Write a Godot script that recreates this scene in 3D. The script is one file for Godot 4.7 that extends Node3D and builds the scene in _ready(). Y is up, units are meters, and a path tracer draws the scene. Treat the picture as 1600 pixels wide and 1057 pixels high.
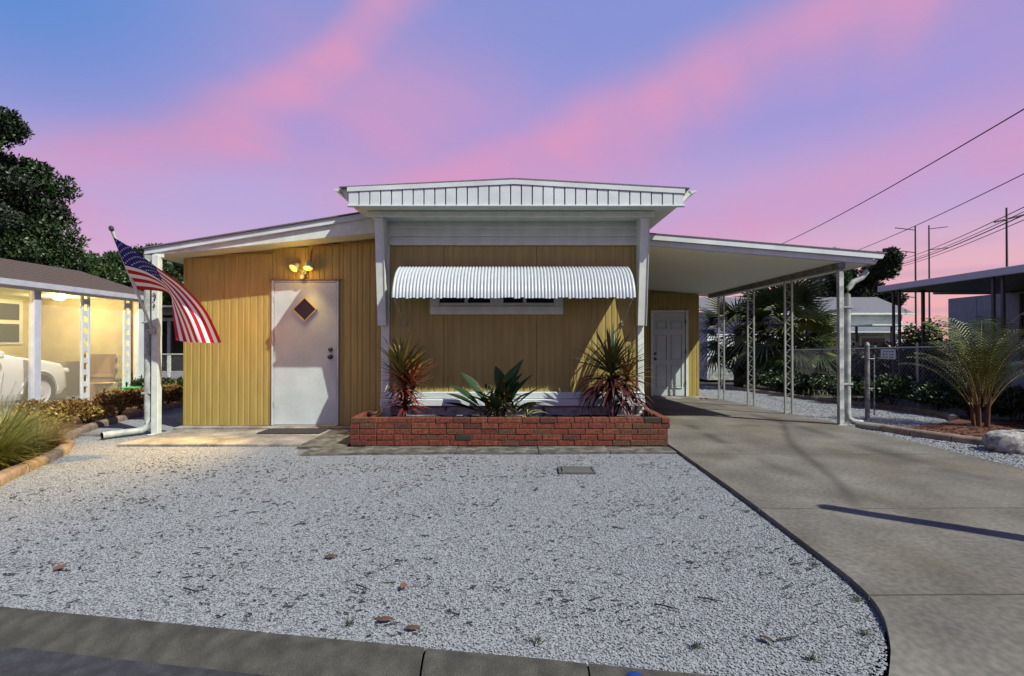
extends Node3D

var rng := RandomNumberGenerator.new()
var M := {}
var used := {}

# ------------------------------------------------------------------ shape helpers
func new_st() -> SurfaceTool:
	var st := SurfaceTool.new()
	st.begin(Mesh.PRIMITIVE_TRIANGLES)
	return st

func tri(st: SurfaceTool, a: Vector3, b: Vector3, c: Vector3, ctr: Vector3):
	var n := (b - a).cross(c - a)
	if n.length_squared() < 1e-16: return
	n = n.normalized()
	if n.dot((a + b + c) / 3.0 - ctr) < 0.0:
		n = -n
		st.set_normal(n); st.add_vertex(a); st.set_normal(n); st.add_vertex(b); st.set_normal(n); st.add_vertex(c)
	else:
		st.set_normal(n); st.add_vertex(a); st.set_normal(n); st.add_vertex(c); st.set_normal(n); st.add_vertex(b)

func quad(st: SurfaceTool, a: Vector3, b: Vector3, c: Vector3, d: Vector3, ctr: Vector3):
	tri(st, a, b, c, ctr)
	tri(st, a, c, d, ctr)

# coloured triangle turned to face along n
func ctri(st: SurfaceTool, a: Vector3, b: Vector3, c: Vector3, n: Vector3, ca: Color, cb: Color, cc: Color):
	var f := (b - a).cross(c - a)
	if f.length_squared() < 1e-18: return
	st.set_color(ca); st.set_normal(n); st.add_vertex(a)
	if f.dot(n) > 0.0:
		st.set_color(cc); st.set_normal(n); st.add_vertex(c)
		st.set_color(cb); st.set_normal(n); st.add_vertex(b)
	else:
		st.set_color(cb); st.set_normal(n); st.add_vertex(b)
		st.set_color(cc); st.set_normal(n); st.add_vertex(c)

# box with chamfered edges, centred on c
func bx(st: SurfaceTool, c: Vector3, s: Vector3, b := 0.0, basis := Basis()):
	var h := s * 0.5
	b = min(b, min(h.x, min(h.y, h.z)) * 0.9)
	if b <= 0.0:
		var k := []
		for i in 8:
			k.append(c + basis * Vector3(h.x if i & 1 else -h.x, h.y if i & 2 else -h.y, h.z if i & 4 else -h.z))
		for f in [[0, 1, 3, 2], [4, 5, 7, 6], [0, 1, 5, 4], [2, 3, 7, 6], [0, 2, 6, 4], [1, 3, 7, 5]]:
			quad(st, k[f[0]], k[f[1]], k[f[2]], k[f[3]], c)
		return
	var v := []
	for i in 8:
		var g := Vector3(1 if i & 1 else -1, 1 if i & 2 else -1, 1 if i & 4 else -1)
		v.append([
			c + basis * Vector3(g.x * h.x, g.y * (h.y - b), g.z * (h.z - b)),
			c + basis * Vector3(g.x * (h.x - b), g.y * h.y, g.z * (h.z - b)),
			c + basis * Vector3(g.x * (h.x - b), g.y * (h.y - b), g.z * h.z)])
	for f in [[0, 2, 6, 4], [1, 3, 7, 5]]: quad(st, v[f[0]][0], v[f[1]][0], v[f[2]][0], v[f[3]][0], c)
	for f in [[0, 1, 5, 4], [2, 3, 7, 6]]: quad(st, v[f[0]][1], v[f[1]][1], v[f[2]][1], v[f[3]][1], c)
	for f in [[0, 1, 3, 2], [4, 5, 7, 6]]: quad(st, v[f[0]][2], v[f[1]][2], v[f[2]][2], v[f[3]][2], c)
	for e in [[0, 1], [2, 3], [4, 5], [6, 7]]: quad(st, v[e[0]][1], v[e[1]][1], v[e[1]][2], v[e[0]][2], c)
	for e in [[0, 2], [1, 3], [4, 6], [5, 7]]: quad(st, v[e[0]][0], v[e[1]][0], v[e[1]][2], v[e[0]][2], c)
	for e in [[0, 4], [1, 5], [2, 6], [3, 7]]: quad(st, v[e[0]][0], v[e[1]][0], v[e[1]][1], v[e[0]][1], c)
	for i in 8: tri(st, v[i][0], v[i][1], v[i][2], c)

# box given by its limits
func lim(st: SurfaceTool, x0: float, x1: float, y0: float, y1: float, z0: float, z1: float, b := 0.004):
	bx(st, Vector3((x0 + x1) / 2, (y0 + y1) / 2, (z0 + z1) / 2), Vector3(abs(x1 - x0), abs(y1 - y0), abs(z1 - z0)), b)

# a flat polygon in x,y pushed from z0 to z1
func prism(st: SurfaceTool, poly: Array, z0: float, z1: float, xf := Transform3D()):
	var p := PackedVector2Array(poly)
	var ids := Geometry2D.triangulate_polygon(p)
	var zm := (z0 + z1) / 2.0
	for k in range(0, ids.size(), 3):
		for z in [z0, z1]:
			var a := Vector3(p[ids[k]].x, p[ids[k]].y, z)
			var b := Vector3(p[ids[k + 1]].x, p[ids[k + 1]].y, z)
			var c := Vector3(p[ids[k + 2]].x, p[ids[k + 2]].y, z)
			var mid := (a + b + c) / 3.0
			mid.z = zm
			tri(st, xf * a, xf * b, xf * c, xf * mid)
	var area := 0.0
	for i in p.size():
		var q := p[(i + 1) % p.size()]
		area += p[i].x * q.y - q.x * p[i].y
	for i in p.size():
		var a2 := p[i]
		var b2 := p[(i + 1) % p.size()]
		var nn := Vector2(b2.y - a2.y, a2.x - b2.x)
		if area < 0: nn = -nn
		var m2 := (a2 + b2) / 2.0 - nn
		quad(st, xf * Vector3(a2.x, a2.y, z0), xf * Vector3(b2.x, b2.y, z0), xf * Vector3(b2.x, b2.y, z1), xf * Vector3(a2.x, a2.y, z1), xf * Vector3(m2.x, m2.y, zm))

# polygon in x,z laid flat with thickness; heights from the function gy
func slab(st: SurfaceTool, poly: Array, top: float, thick: float, sloped := false):
	var p := PackedVector2Array(poly)
	var ids := Geometry2D.triangulate_polygon(p)
	for k in range(0, ids.size(), 3):
		var t := []
		for j in 3:
			var q := p[ids[k + j]]
			t.append(Vector3(q.x, top + (gy(q.y) if sloped else 0.0), q.y))
		tri(st, t[0], t[1], t[2], (t[0] + t[1] + t[2]) / 3.0 - Vector3.UP)
	var area := 0.0
	for i in p.size():
		var q := p[(i + 1) % p.size()]
		area += p[i].x * q.y - q.x * p[i].y
	for i in p.size():
		var a2 := p[i]
		var b2 := p[(i + 1) % p.size()]
		var nn := Vector2(b2.y - a2.y, a2.x - b2.x)
		if area < 0: nn = -nn
		var m2 := (a2 + b2) / 2.0 - nn
		var ya := top + (gy(a2.y) if sloped else 0.0)
		var yb := top + (gy(b2.y) if sloped else 0.0)
		quad(st, Vector3(a2.x, ya, a2.y), Vector3(b2.x, yb, b2.y), Vector3(b2.x, yb - thick, b2.y), Vector3(a2.x, ya - thick, a2.y), Vector3(m2.x, top - thick / 2, m2.y))

# round bar through points; r is a number or an array of radii
func tube(st: SurfaceTool, pts: Array, r, n := 8, caps := true):
	var rings := []
	var norms := []
	for i in pts.size():
		var p: Vector3 = pts[i]
		var d: Vector3
		if i == 0: d = pts[1] - pts[0]
		elif i == pts.size() - 1: d = pts[i] - pts[i - 1]
		else: d = (pts[i + 1] - pts[i]).normalized() + (pts[i] - pts[i - 1]).normalized()
		d = d.normalized()
		var s := d.cross(Vector3.UP if abs(d.y) < 0.95 else Vector3.RIGHT).normalized()
		var t := s.cross(d).normalized()
		var rad: float = r[i] if r is Array else r
		var ring := []
		var nr := []
		for k in n:
			var a := TAU * k / n
			var o := s * cos(a) + t * sin(a)
			ring.append(p + o * rad)
			nr.append(o)
		rings.append(ring); norms.append(nr)
	for i in pts.size() - 1:
		for k in n:
			var k2 := (k + 1) % n
			for q in [[i, k], [i, k2], [i + 1, k2], [i, k], [i + 1, k2], [i + 1, k]]:
				st.set_normal(norms[q[0]][q[1]]); st.add_vertex(rings[q[0]][q[1]])
	if caps:
		for e in [0, pts.size() - 1]:
			var inner: Vector3 = pts[1] if e == 0 else pts[e - 1]
			for k in n: tri(st, pts[e], rings[e][k], rings[e][(k + 1) % n], inner)

# turned shape round the y axis: prof = [Vector2(radius, y)...]
func lathe(st: SurfaceTool, prof: Array, xf: Transform3D, n := 16):
	for i in prof.size() - 1:
		var a: Vector2 = prof[i]
		var b: Vector2 = prof[i + 1]
		var nn := Vector2(a.y - b.y, b.x - a.x).normalized()
		for k in n:
			var t0 := TAU * k / n
			var t1 := TAU * (k + 1) / n
			var v := [[a, t0], [b, t1], [a, t1], [a, t0], [b, t0], [b, t1]]
			for q in v:
				st.set_normal((xf.basis * Vector3(nn.x * cos(q[1]), nn.y, nn.x * sin(q[1]))).normalized())
				st.add_vertex(xf * Vector3(q[0].x * cos(q[1]), q[0].y, q[0].x * sin(q[1])))

# smooth sheet from a grid of points [row][col]
func sheet(st: SurfaceTool, g: Array, uv := false):
	var R := g.size()
	var C: int = g[0].size()
	var nm := []
	for i in R:
		var row := []
		for j in C:
			var du: Vector3 = g[i][min(j + 1, C - 1)] - g[i][max(j - 1, 0)]
			var dv: Vector3 = g[min(i + 1, R - 1)][j] - g[max(i - 1, 0)][j]
			row.append(du.cross(dv).normalized())
		nm.append(row)
	for i in R - 1:
		for j in C - 1:
			for q in [[i, j], [i + 1, j], [i + 1, j + 1], [i, j], [i + 1, j + 1], [i, j + 1]]:
				if uv: st.set_uv(Vector2(float(q[1]) / (C - 1), float(q[0]) / (R - 1)))
				st.set_normal(nm[q[0]][q[1]])
				st.add_vertex(g[q[0]][q[1]])

func gy(z: float) -> float:            # the lot falls a little towards the back of the carport
	return 0.0 if z > -8.0 else -0.026 * min(-8.0 - z, 12.0)

# ------------------------------------------------------------------ node helpers
func numbered(n: String) -> String:
	if not used.has(n):
		used[n] = 0
		return n
	used[n] += 1
	return "%s_%03d" % [n, used[n]]

func thing(called: String, label: String, category: String, group := "", at := Vector3.ZERO) -> Node3D:
	var o := Node3D.new()
	o.name = numbered(called)
	add_child(o)
	o.position = at
	tag(o, label, category, group)
	return o

func tag(o: Node, label: String, category: String, group := ""):
	if label: o.set_meta("label", label)
	if category: o.set_meta("category", category)
	if group: o.set_meta("group", group)

func obj(called: String, shape, m: Material, parent: Node = null) -> MeshInstance3D:
	var o := MeshInstance3D.new()
	if shape is SurfaceTool: o.mesh = shape.commit()
	else: o.mesh = shape
	if m: o.material_override = m
	o.name = called if parent else numbered(called)
	(parent if parent else self).add_child(o, true)
	return o

func struct(called: String, shape, m: Material, label: String) -> MeshInstance3D:
	var o := obj(called, shape, m)
	o.set_meta("kind", "structure"); o.set_meta("label", label); o.set_meta("category", called.replace("_", " "))
	return o

# one-box part
func bp(called: String, m: Material, parent: Node, x0, x1, y0, y1, z0, z1, b := 0.004) -> MeshInstance3D:
	var st := new_st()
	lim(st, x0, x1, y0, y1, z0, z1, b)
	return obj(called, st, m, parent)

# ------------------------------------------------------------------ materials
func noise_img(seed_: int, freq: float, oct: int, size := 512, kind := FastNoiseLite.TYPE_SIMPLEX_SMOOTH) -> Image:
	var n := FastNoiseLite.new()
	n.seed = seed_; n.frequency = freq; n.noise_type = kind
	n.fractal_type = FastNoiseLite.FRACTAL_FBM; n.fractal_octaves = oct
	return n.get_seamless_image(size, size)

# grey multiplier between lo and hi from a coarse and a fine noise
func mottle(seed_: int, f1: float, f2: float, lo: float, hi: float, mixf := 0.5, size := 512) -> ImageTexture:
	var a := noise_img(seed_, f1, 4, size)
	var b := noise_img(seed_ + 7, f2, 2, size)
	var o := Image.create(size, size, true, Image.FORMAT_RGB8)
	var da := a.get_data()
	var db := b.get_data()
	var out := PackedByteArray()
	out.resize(size * size * 3)
	for i in size * size:
		var v := (da[i] * (1.0 - mixf) + db[i] * mixf) / 255.0
		v = clamp((v - 0.5) * 1.6 + 0.5, 0.0, 1.0)
		var w := int(255.0 * (lo + (hi - lo) * v))
		out[i * 3] = w; out[i * 3 + 1] = w; out[i * 3 + 2] = w
	o = Image.create_from_data(size, size, false, Image.FORMAT_RGB8, out)
	o.generate_mipmaps()
	return ImageTexture.create_from_image(o)

# worn surface: blotches with pale grit showing through
func speckled(seed_: int, lo: float, hi: float, specks: int) -> ImageTexture:
	var a := noise_img(seed_, 0.012, 5)
	var f := noise_img(seed_ + 3, 0.2, 2)
	var da := a.get_data()
	var df := f.get_data()
	var out := PackedByteArray()
	out.resize(512 * 512 * 3)
	for i in 512 * 512:
		var v: float = lo + (hi - lo) * clamp((da[i] * 0.6 + df[i] * 0.4) / 255.0, 0.0, 1.0)
		for c in 3: out[i * 3 + c] = int(255.0 * v)
	var r := RandomNumberGenerator.new()
	r.seed = seed_
	for k in specks:
		var x := r.randi() % 510
		var y := r.randi() % 510
		if da[y * 512 + x] < 105 + (r.randi() % 60): continue
		var v := r.randf_range(0.75, 1.0)
		for q in (1 if r.randf() < 0.6 else 3):
			var o := ((y + q / 2) * 512 + x + q % 2) * 3
			for c in 3: out[o + c] = int(255.0 * v)
	var img := Image.create_from_data(512, 512, false, Image.FORMAT_RGB8, out)
	img.generate_mipmaps()
	return ImageTexture.create_from_image(img)

func bump(seed_: int, freq: float, oct: int, amount: float, kind := FastNoiseLite.TYPE_SIMPLEX_SMOOTH) -> ImageTexture:
	var a := noise_img(seed_, freq, oct, 512, kind)
	a.convert(Image.FORMAT_RGB8)
	a.bump_map_to_normal_map(amount)
	return ImageTexture.create_from_image(a)

func mat(r: float, g: float, b: float, rough := 0.8, tex: Texture2D = null, tile := 1.0, nrm: Texture2D = null, nscale := 0.5) -> StandardMaterial3D:
	var m := StandardMaterial3D.new()
	m.albedo_color = Color(r, g, b).linear_to_srgb()
	m.roughness = rough
	if tex or nrm:
		m.uv1_triplanar = true
		m.uv1_world_triplanar = true
		m.uv1_scale = Vector3.ONE / tile
	if tex: m.albedo_texture = tex
	if nrm:
		m.normal_enabled = true
		m.normal_texture = nrm
		m.normal_scale = nscale
	return m

func leaf_mat(r: float, g: float, b: float, vc := false, rough := 0.5) -> StandardMaterial3D:
	var m := mat(r, g, b, rough)
	m.backlight_enabled = true
	m.backlight = Color(r * 0.5, g * 0.5, b * 0.3).linear_to_srgb()
	m.vertex_color_use_as_albedo = vc
	if vc: m.albedo_color = Color.WHITE
	m.cull_mode = BaseMaterial3D.CULL_DISABLED
	return m

func make_materials():
	var fine := mottle(1, 0.008, 0.12, 0.90, 1.0, 0.35)
	var coarse := mottle(5, 0.006, 0.05, 0.62, 1.0, 0.35)
	var grit := mottle(11, 0.02, 0.25, 0.55, 1.0, 0.75)
	var stain := mottle(17, 0.008, 0.02, 0.5, 1.0, 0.3)
	var grain_n := bump(21, 0.2, 3, 3.0)
	var rough_n := bump(23, 0.06, 4, 4.0)
	M.tan = mat(0.32, 0.248, 0.066, 0.55, fine, 1.4, rough_n, 0.05)
	M.tan.albedo_texture = mottle(41, 0.012, 0.03, 0.91, 1.0, 0.25)
	M.tan.uv1_scale = Vector3(1.1, 0.22, 1.1)
	M.tan_back = mat(0.3, 0.22, 0.06, 0.8)
	M.white = mat(0.60, 0.67, 0.60, 0.5, fine, 0.9)
	M.white_clean = mat(0.55, 0.62, 0.63, 0.42, fine, 2.0)
	M.white_old = mat(0.44, 0.49, 0.465, 0.6, coarse, 0.6)
	M.door = mat(0.45, 0.53, 0.53, 0.45, fine, 2.5)
	M.white_metal = mat(0.46, 0.515, 0.55, 0.35, fine, 0.5)
	M.skirt = mat(0.5, 0.51, 0.51, 0.7, coarse, 0.8)
	M.roof = mat(0.2, 0.2, 0.21, 0.9, grit, 0.5)
	M.ceiling = mat(0.74, 0.75, 0.71, 0.6)
	M.grey_metal = mat(0.22, 0.23, 0.24, 0.5, coarse, 0.4)
	M.dark_metal = mat(0.035, 0.035, 0.035, 0.45)
	M.galv = mat(0.38, 0.42, 0.40, 0.4, fine, 0.2)
	M.galv.metallic = 0.5
	M.wire = mat(0.34, 0.35, 0.36, 0.5)
	M.wire.metallic = 0.4
	M.brass = mat(0.52, 0.38, 0.13, 0.35)
	M.brass.metallic = 0.2
	M.glass = mat(0.02, 0.025, 0.03, 0.05)
	M.pane = mat(0.75, 0.72, 0.6, 0.08)
	M.pane.transparency = BaseMaterial3D.TRANSPARENCY_ALPHA
	M.pane.albedo_color.a = 0.09
	M.concrete = mat(0.27, 0.26, 0.235, 0.85, coarse, 1.3, grain_n, 0.25)
	M.concrete_dark = mat(0.15, 0.148, 0.125, 0.85, stain, 0.9, grain_n, 0.3)
	M.kerb = mat(0.115, 0.113, 0.09, 0.85, speckled(61, 0.30, 0.95, 5200), 0.9, grain_n, 0.5)
	M.edging = mat(0.25, 0.195, 0.145, 0.85, coarse, 0.5, grain_n, 0.4)
	M.asphalt = mat(0.085, 0.094, 0.11, 0.9, speckled(67, 0.35, 0.75, 9000), 0.8, grain_n, 0.7)
	M.gravel_bed = mat(0.225, 0.24, 0.255, 0.9, grit, 0.16, rough_n, 0.8)
	M.soil = mat(0.045, 0.03, 0.02, 0.95, grit, 0.25, rough_n, 1.0)
	M.ground = mat(0.07, 0.075, 0.045, 0.95, stain, 2.0, rough_n, 0.8)
	M.mulch = mat(0.13, 0.045, 0.02, 0.9, grit, 0.1, rough_n, 1.0)
	M.stone = mat(0.40, 0.40, 0.38, 0.9, stain, 0.35, rough_n, 0.8)
	M.shingle = mat(0.13, 0.095, 0.075, 0.9, grit, 0.25, grain_n, 0.6)
	M.shingle_grey = mat(0.2, 0.21, 0.24, 0.9, grit, 0.4, grain_n, 0.6)
	M.porch_wall = mat(0.47, 0.43, 0.28, 0.8, fine, 1.5)
	M.porch_fascia = mat(0.5, 0.54, 0.62, 0.5, fine, 1.0)
	M.pink_wall = mat(0.45, 0.2, 0.15, 0.8, fine, 1.0)
	M.grey_wall = mat(0.3, 0.31, 0.34, 0.8, fine, 1.2)
	M.bark = mat(0.09, 0.065, 0.045, 0.95, grit, 0.3, rough_n, 1.0)
	M.mat_rubber = mat(0.02, 0.02, 0.022, 0.9, grit, 0.15)
	M.box_lid = mat(0.075, 0.08, 0.078, 0.8, fine, 0.3, grain_n, 0.3)
	M.mortar = mat(0.11, 0.05, 0.032, 0.95, grit, 0.1)
	M.bricks = [
		mat(0.20, 0.042, 0.018, 0.85, stain, 0.17, rough_n, 0.6), mat(0.16, 0.035, 0.017, 0.85, coarse, 0.13, rough_n, 0.6),
		mat(0.22, 0.06, 0.025, 0.85, stain, 0.21, rough_n, 0.6), mat(0.12, 0.032, 0.018, 0.85, stain, 0.15, rough_n, 0.6),
		mat(0.14, 0.06, 0.028, 0.9, stain, 0.11, rough_n, 0.6), mat(0.045, 0.03, 0.02, 0.9, grit, 0.12, rough_n, 0.6)]
	M.car = mat(0.68, 0.68, 0.66, 0.25)
	M.car.clearcoat_enabled = true
	M.tyre = mat(0.025, 0.025, 0.025, 0.9)
	M.rim = mat(0.5, 0.5, 0.5, 0.3)
	M.card = mat(0.42, 0.3, 0.14, 0.85, fine, 0.4)
	M.green = mat(0.05, 0.3, 0.08, 0.5)
	M.red = mat(0.35, 0.02, 0.03, 0.6)
	M.blue = mat(0.004, 0.03, 0.17, 0.5)
	M.pole = mat(0.06, 0.055, 0.05, 0.9)
	M.cable = mat(0.02, 0.02, 0.025, 0.7)
	M.conduit = mat(0.3, 0.12, 0.04, 0.6)
	M.leaf = leaf_mat(0.05, 0.09, 0.022, true)
	M.frond = leaf_mat(0.09, 0.12, 0.025, true)
	M.dry = mat(0.14, 0.06, 0.03, 0.9)
	M.twig = mat(0.018, 0.016, 0.013, 0.9)
	M.vcol = mat(1, 1, 1, 0.85)
	M.vcol.vertex_color_use_as_albedo = true

# ------------------------------------------------------------------ camera, sky, sun
func make_sky() -> Sky:
	var W := 1024
	var H := 512
	var img := Image.create(W, H, false, Image.FORMAT_RGBF)
	var nz := FastNoiseLite.new()
	nz.seed = 4; nz.frequency = 1.0; nz.fractal_octaves = 4
	var stops := [[0.0, Color8(230, 180, 204)], [6.0, Color8(216, 180, 214)], [13.0, Color8(188, 168, 217)], [21.0, Color8(162, 153, 216)], [30.0, Color8(136, 148, 214)], [48.0, Color8(96, 114, 186)], [90.0, Color8(54, 70, 136)]]
	var pink := Color8(217, 154, 195)
	for j in H:
		var el := 90.0 - 180.0 * (j + 0.5) / H
		var base: Color = stops[0][1]
		for k in stops.size() - 1:
			if el >= stops[k][0]:
				var t: float = clamp((el - stops[k][0]) / (stops[k + 1][0] - stops[k][0]), 0.0, 1.0)
				base = stops[k][1].lerp(stops[k + 1][1], t * t * (3.0 - 2.0 * t))
		for i in W:
			var az := (i + 0.5) / W * 360.0
			if az > 180.0: az -= 360.0
			var a := deg_to_rad(az)
			var e := deg_to_rad(el)
			var dir := Vector3(sin(a) * cos(e), sin(e), -cos(a) * cos(e))
			var c := base
			if el > -4.0:
				# thin clouds on a flat layer, drawn out into long ragged bands from low left to high right
				var wx: float = dir.x / max(dir.y + 0.12, 0.05)
				var wz: float = -dir.z / max(dir.y + 0.12, 0.05)
				var along: float = wx * 0.55 + wz * 0.83
				var across: float = -wx * 0.83 + wz * 0.55
				var n1 := nz.get_noise_2d(along * 0.16 + 3.0, across * 0.75 + 9.0)
				var n2 := nz.get_noise_2d(along * 0.7 + 30.0, across * 2.2 + 4.0)
				var n3 := nz.get_noise_2d(along * 1.6 + 70.0, across * 5.5 + 14.0)
				var wob := 3.0 * n1 + 1.2 * n2
				# the broad pink bands of the evening
				var s1 := el + wob - (14.0 + (az + 40.0) * 0.5 + pow((az + 40.0) / 20.0, 2.0) * 2.2)
				var s2 := el + wob - (16.2 + (az + 12.0) * 0.27)
				var s3 := el + wob - (9.0 + (az - 10.0) * 0.22)
				var w: float = 0.9 * exp(-s1 * s1 / (7.0 if s1 > 0.0 else 26.0)) * smoothstep(-52.0, -36.0, az) * smoothstep(6.0, -14.0, az)
				w = max(w, 0.9 * exp(-s2 * s2 / (8.0 if s2 > 0.0 else 24.0)) * smoothstep(-24.0, -8.0, az) * smoothstep(60.0, 30.0, az))
				w = max(w, 0.6 * exp(-s3 * s3 / 16.0) * smoothstep(0.0, 14.0, az))
				w = max(w, 0.62 * exp(-pow((el - 23.0) / 8.0, 2.0)) * exp(-pow((az + 12.0) / 12.0, 2.0)))
				w = clamp(w * (0.90 + n2 * 0.3 + n3 * 0.12) + n1 * 0.22 + n3 * 0.04, 0.0, 0.92) * smoothstep(80.0, 45.0, el)
				c = c.lerp(pink, w)
				var warm: float = smoothstep(13.0, 1.0, el) * smoothstep(-5.0, 30.0, az) * smoothstep(120.0, 60.0, az)
				c = c.lerp(Color8(246, 178, 172), 0.8 * warm)
				var bars: float = smoothstep(0.12, 0.4, nz.get_noise_2d(az * 0.03, el * 0.9 + 60.0)) * smoothstep(11.0, 5.0, el) * smoothstep(10.0, 30.0, az)
				c = c.lerp(Color8(176, 150, 188), 0.4 * bars)
				c = c.lerp(Color8(92, 141, 211), 0.9 * smoothstep(13.0, 27.0, el) * smoothstep(-22.0, -44.0, az) * smoothstep(-120.0, -80.0, az))
			else:
				c = Color8(120, 105, 110)
			img.set_pixel(i, j, c.srgb_to_linear())
	var pm := PanoramaSkyMaterial.new()
	pm.panorama = ImageTexture.create_from_image(img)
	var s := Sky.new()
	s.sky_material = pm
	return s

func setup():
	var cam := Camera3D.new()
	cam.name = "camera"
	add_child(cam)
	cam.position = Vector3(0, 1.25, 0)
	cam.rotation_degrees = Vector3(0.44, 0, 0)
	cam.fov = 63.73
	cam.near = 0.05
	cam.far = 1200.0
	cam.current = true
	var env := Environment.new()
	env.background_mode = Environment.BG_SKY
	env.sky = make_sky()
	env.background_energy_multiplier = 0.74
	env.tonemap_mode = Environment.TONE_MAPPER_LINEAR
	env.tonemap_exposure = 1.35
	env.sdfgi_enabled = true
	env.ssao_enabled = true
	env.ssil_enabled = true
	var we := WorldEnvironment.new()
	we.name = "world_environment"
	we.environment = env
	add_child(we)
	var sun := DirectionalLight3D.new()
	sun.name = "sun"
	add_child(sun)
	sun.basis = Basis.looking_at(Vector3(-1.285, -1.87, -1.0).normalized(), Vector3.UP)
	sun.light_energy = 1.6
	sun.light_color = Color(1.0, 0.98, 0.92)
	sun.light_angular_distance = 0.5
	sun.shadow_enabled = true

func _ready():
	rng.seed = 20240611
	setup()
	make_materials()
	build_ground()
	build_house()
	build_carport()
	build_planter()
	build_plants()
	build_left_side()
	build_right_side()
	build_background()
	build_gravel()
	build_small_things()
	build_weeds()

# ------------------------------------------------------------------ ground, road, driveway
func drive_left(z: float) -> float:    # left edge of the drive, rounded
	var t := 0.0
	for k in 7: t += drive_corner(z + (k - 3) * 0.045)
	return t / 7.0

func drive_corner(z: float) -> float:
	var pts := [[-1.94, 1.305], [-2.1, 1.464], [-2.285, 1.58], [-2.5, 1.69], [-2.8, 1.75], [-3.66, 1.79], [-4.43, 1.82], [-6.0, 1.86], [-7.65, 1.86]]
	if z > -1.94: return 1.305
	for i in pts.size() - 1:
		if z <= pts[i][0] and z >= pts[i + 1][0]:
			return lerp(pts[i][1], pts[i + 1][1], (z - pts[i][0]) / (pts[i + 1][0] - pts[i][0]))
	return 1.86

func drive_texture() -> ImageTexture:
	# old concrete: blotches, two tyre tracks, a dark diagonal stripe and rust-brown water stains; x 1..6, z -1..-14
	var w := 500
	var h := 1300
	var a := FastNoiseLite.new()
	a.seed = 3; a.frequency = 0.012; a.fractal_octaves = 5
	var b := FastNoiseLite.new()
	b.seed = 9; b.frequency = 0.22; b.fractal_octaves = 2
	var s := FastNoiseLite.new()
	s.seed = 15; s.frequency = 0.008; s.fractal_octaves = 3
	var out := PackedByteArray()
	out.resize(w * h * 3)
	for j in h:
		var z := 1.0 + 13.0 * j / h
		var trackl := 2.62 + 0.05 * sin(z * 0.7) + 0.012 * (z - 8.0)
		var trackr := 4.15 + 0.06 * sin(z * 0.6 + 1.0)
		var swing: float = max(0.0, 5.2 - z) * 0.22
		for i in w:
			var x := 1.0 + 5.0 * i / w
			var n := a.get_noise_2d(i, j * 0.9)
			var g := b.get_noise_2d(i, j)
			var v := 0.66 + 0.15 * n + 0.11 * g
			var t: float = exp(-pow((x - trackl - swing) / 0.085, 2.0)) * clamp(0.5 + 1.4 * s.get_noise_2d(i * 0.6, j), 0.0, 1.0)
			t += exp(-pow((x - trackr - swing) / 0.11, 2.0)) * clamp(0.35 + 1.4 * s.get_noise_2d(i * 0.6 + 300, j), 0.0, 1.0)
			var diag_x: float = 2.5 + (z - 4.0) * 0.358 + 0.06 * sin(z * 1.7)  # centre of a soft dark stripe running diagonally over the slabs
			t += 1.1 * exp(-pow((x - diag_x) / 0.055, 2.0)) * smoothstep(3.7, 4.6, z) * smoothstep(9.6, 7.5, z) * clamp(0.75 + g, 0.0, 1.0)
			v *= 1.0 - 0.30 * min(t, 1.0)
			var brown: float = clamp(s.get_noise_2d(i + 900, j * 0.6) * 1.6, 0.0, 1.0)
			v = clamp(v * (1.0 - 0.12 * brown), 0.12, 0.95)
			out[(j * w + i) * 3] = int(255 * v)
			out[(j * w + i) * 3 + 1] = int(255 * v * (0.97 - 0.03 * brown))
			out[(j * w + i) * 3 + 2] = int(255 * v * (0.925 - 0.1 * brown))
	var img := Image.create_from_data(w, h, false, Image.FORMAT_RGB8, out)
	img.generate_mipmaps()
	return ImageTexture.create_from_image(img)

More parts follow.
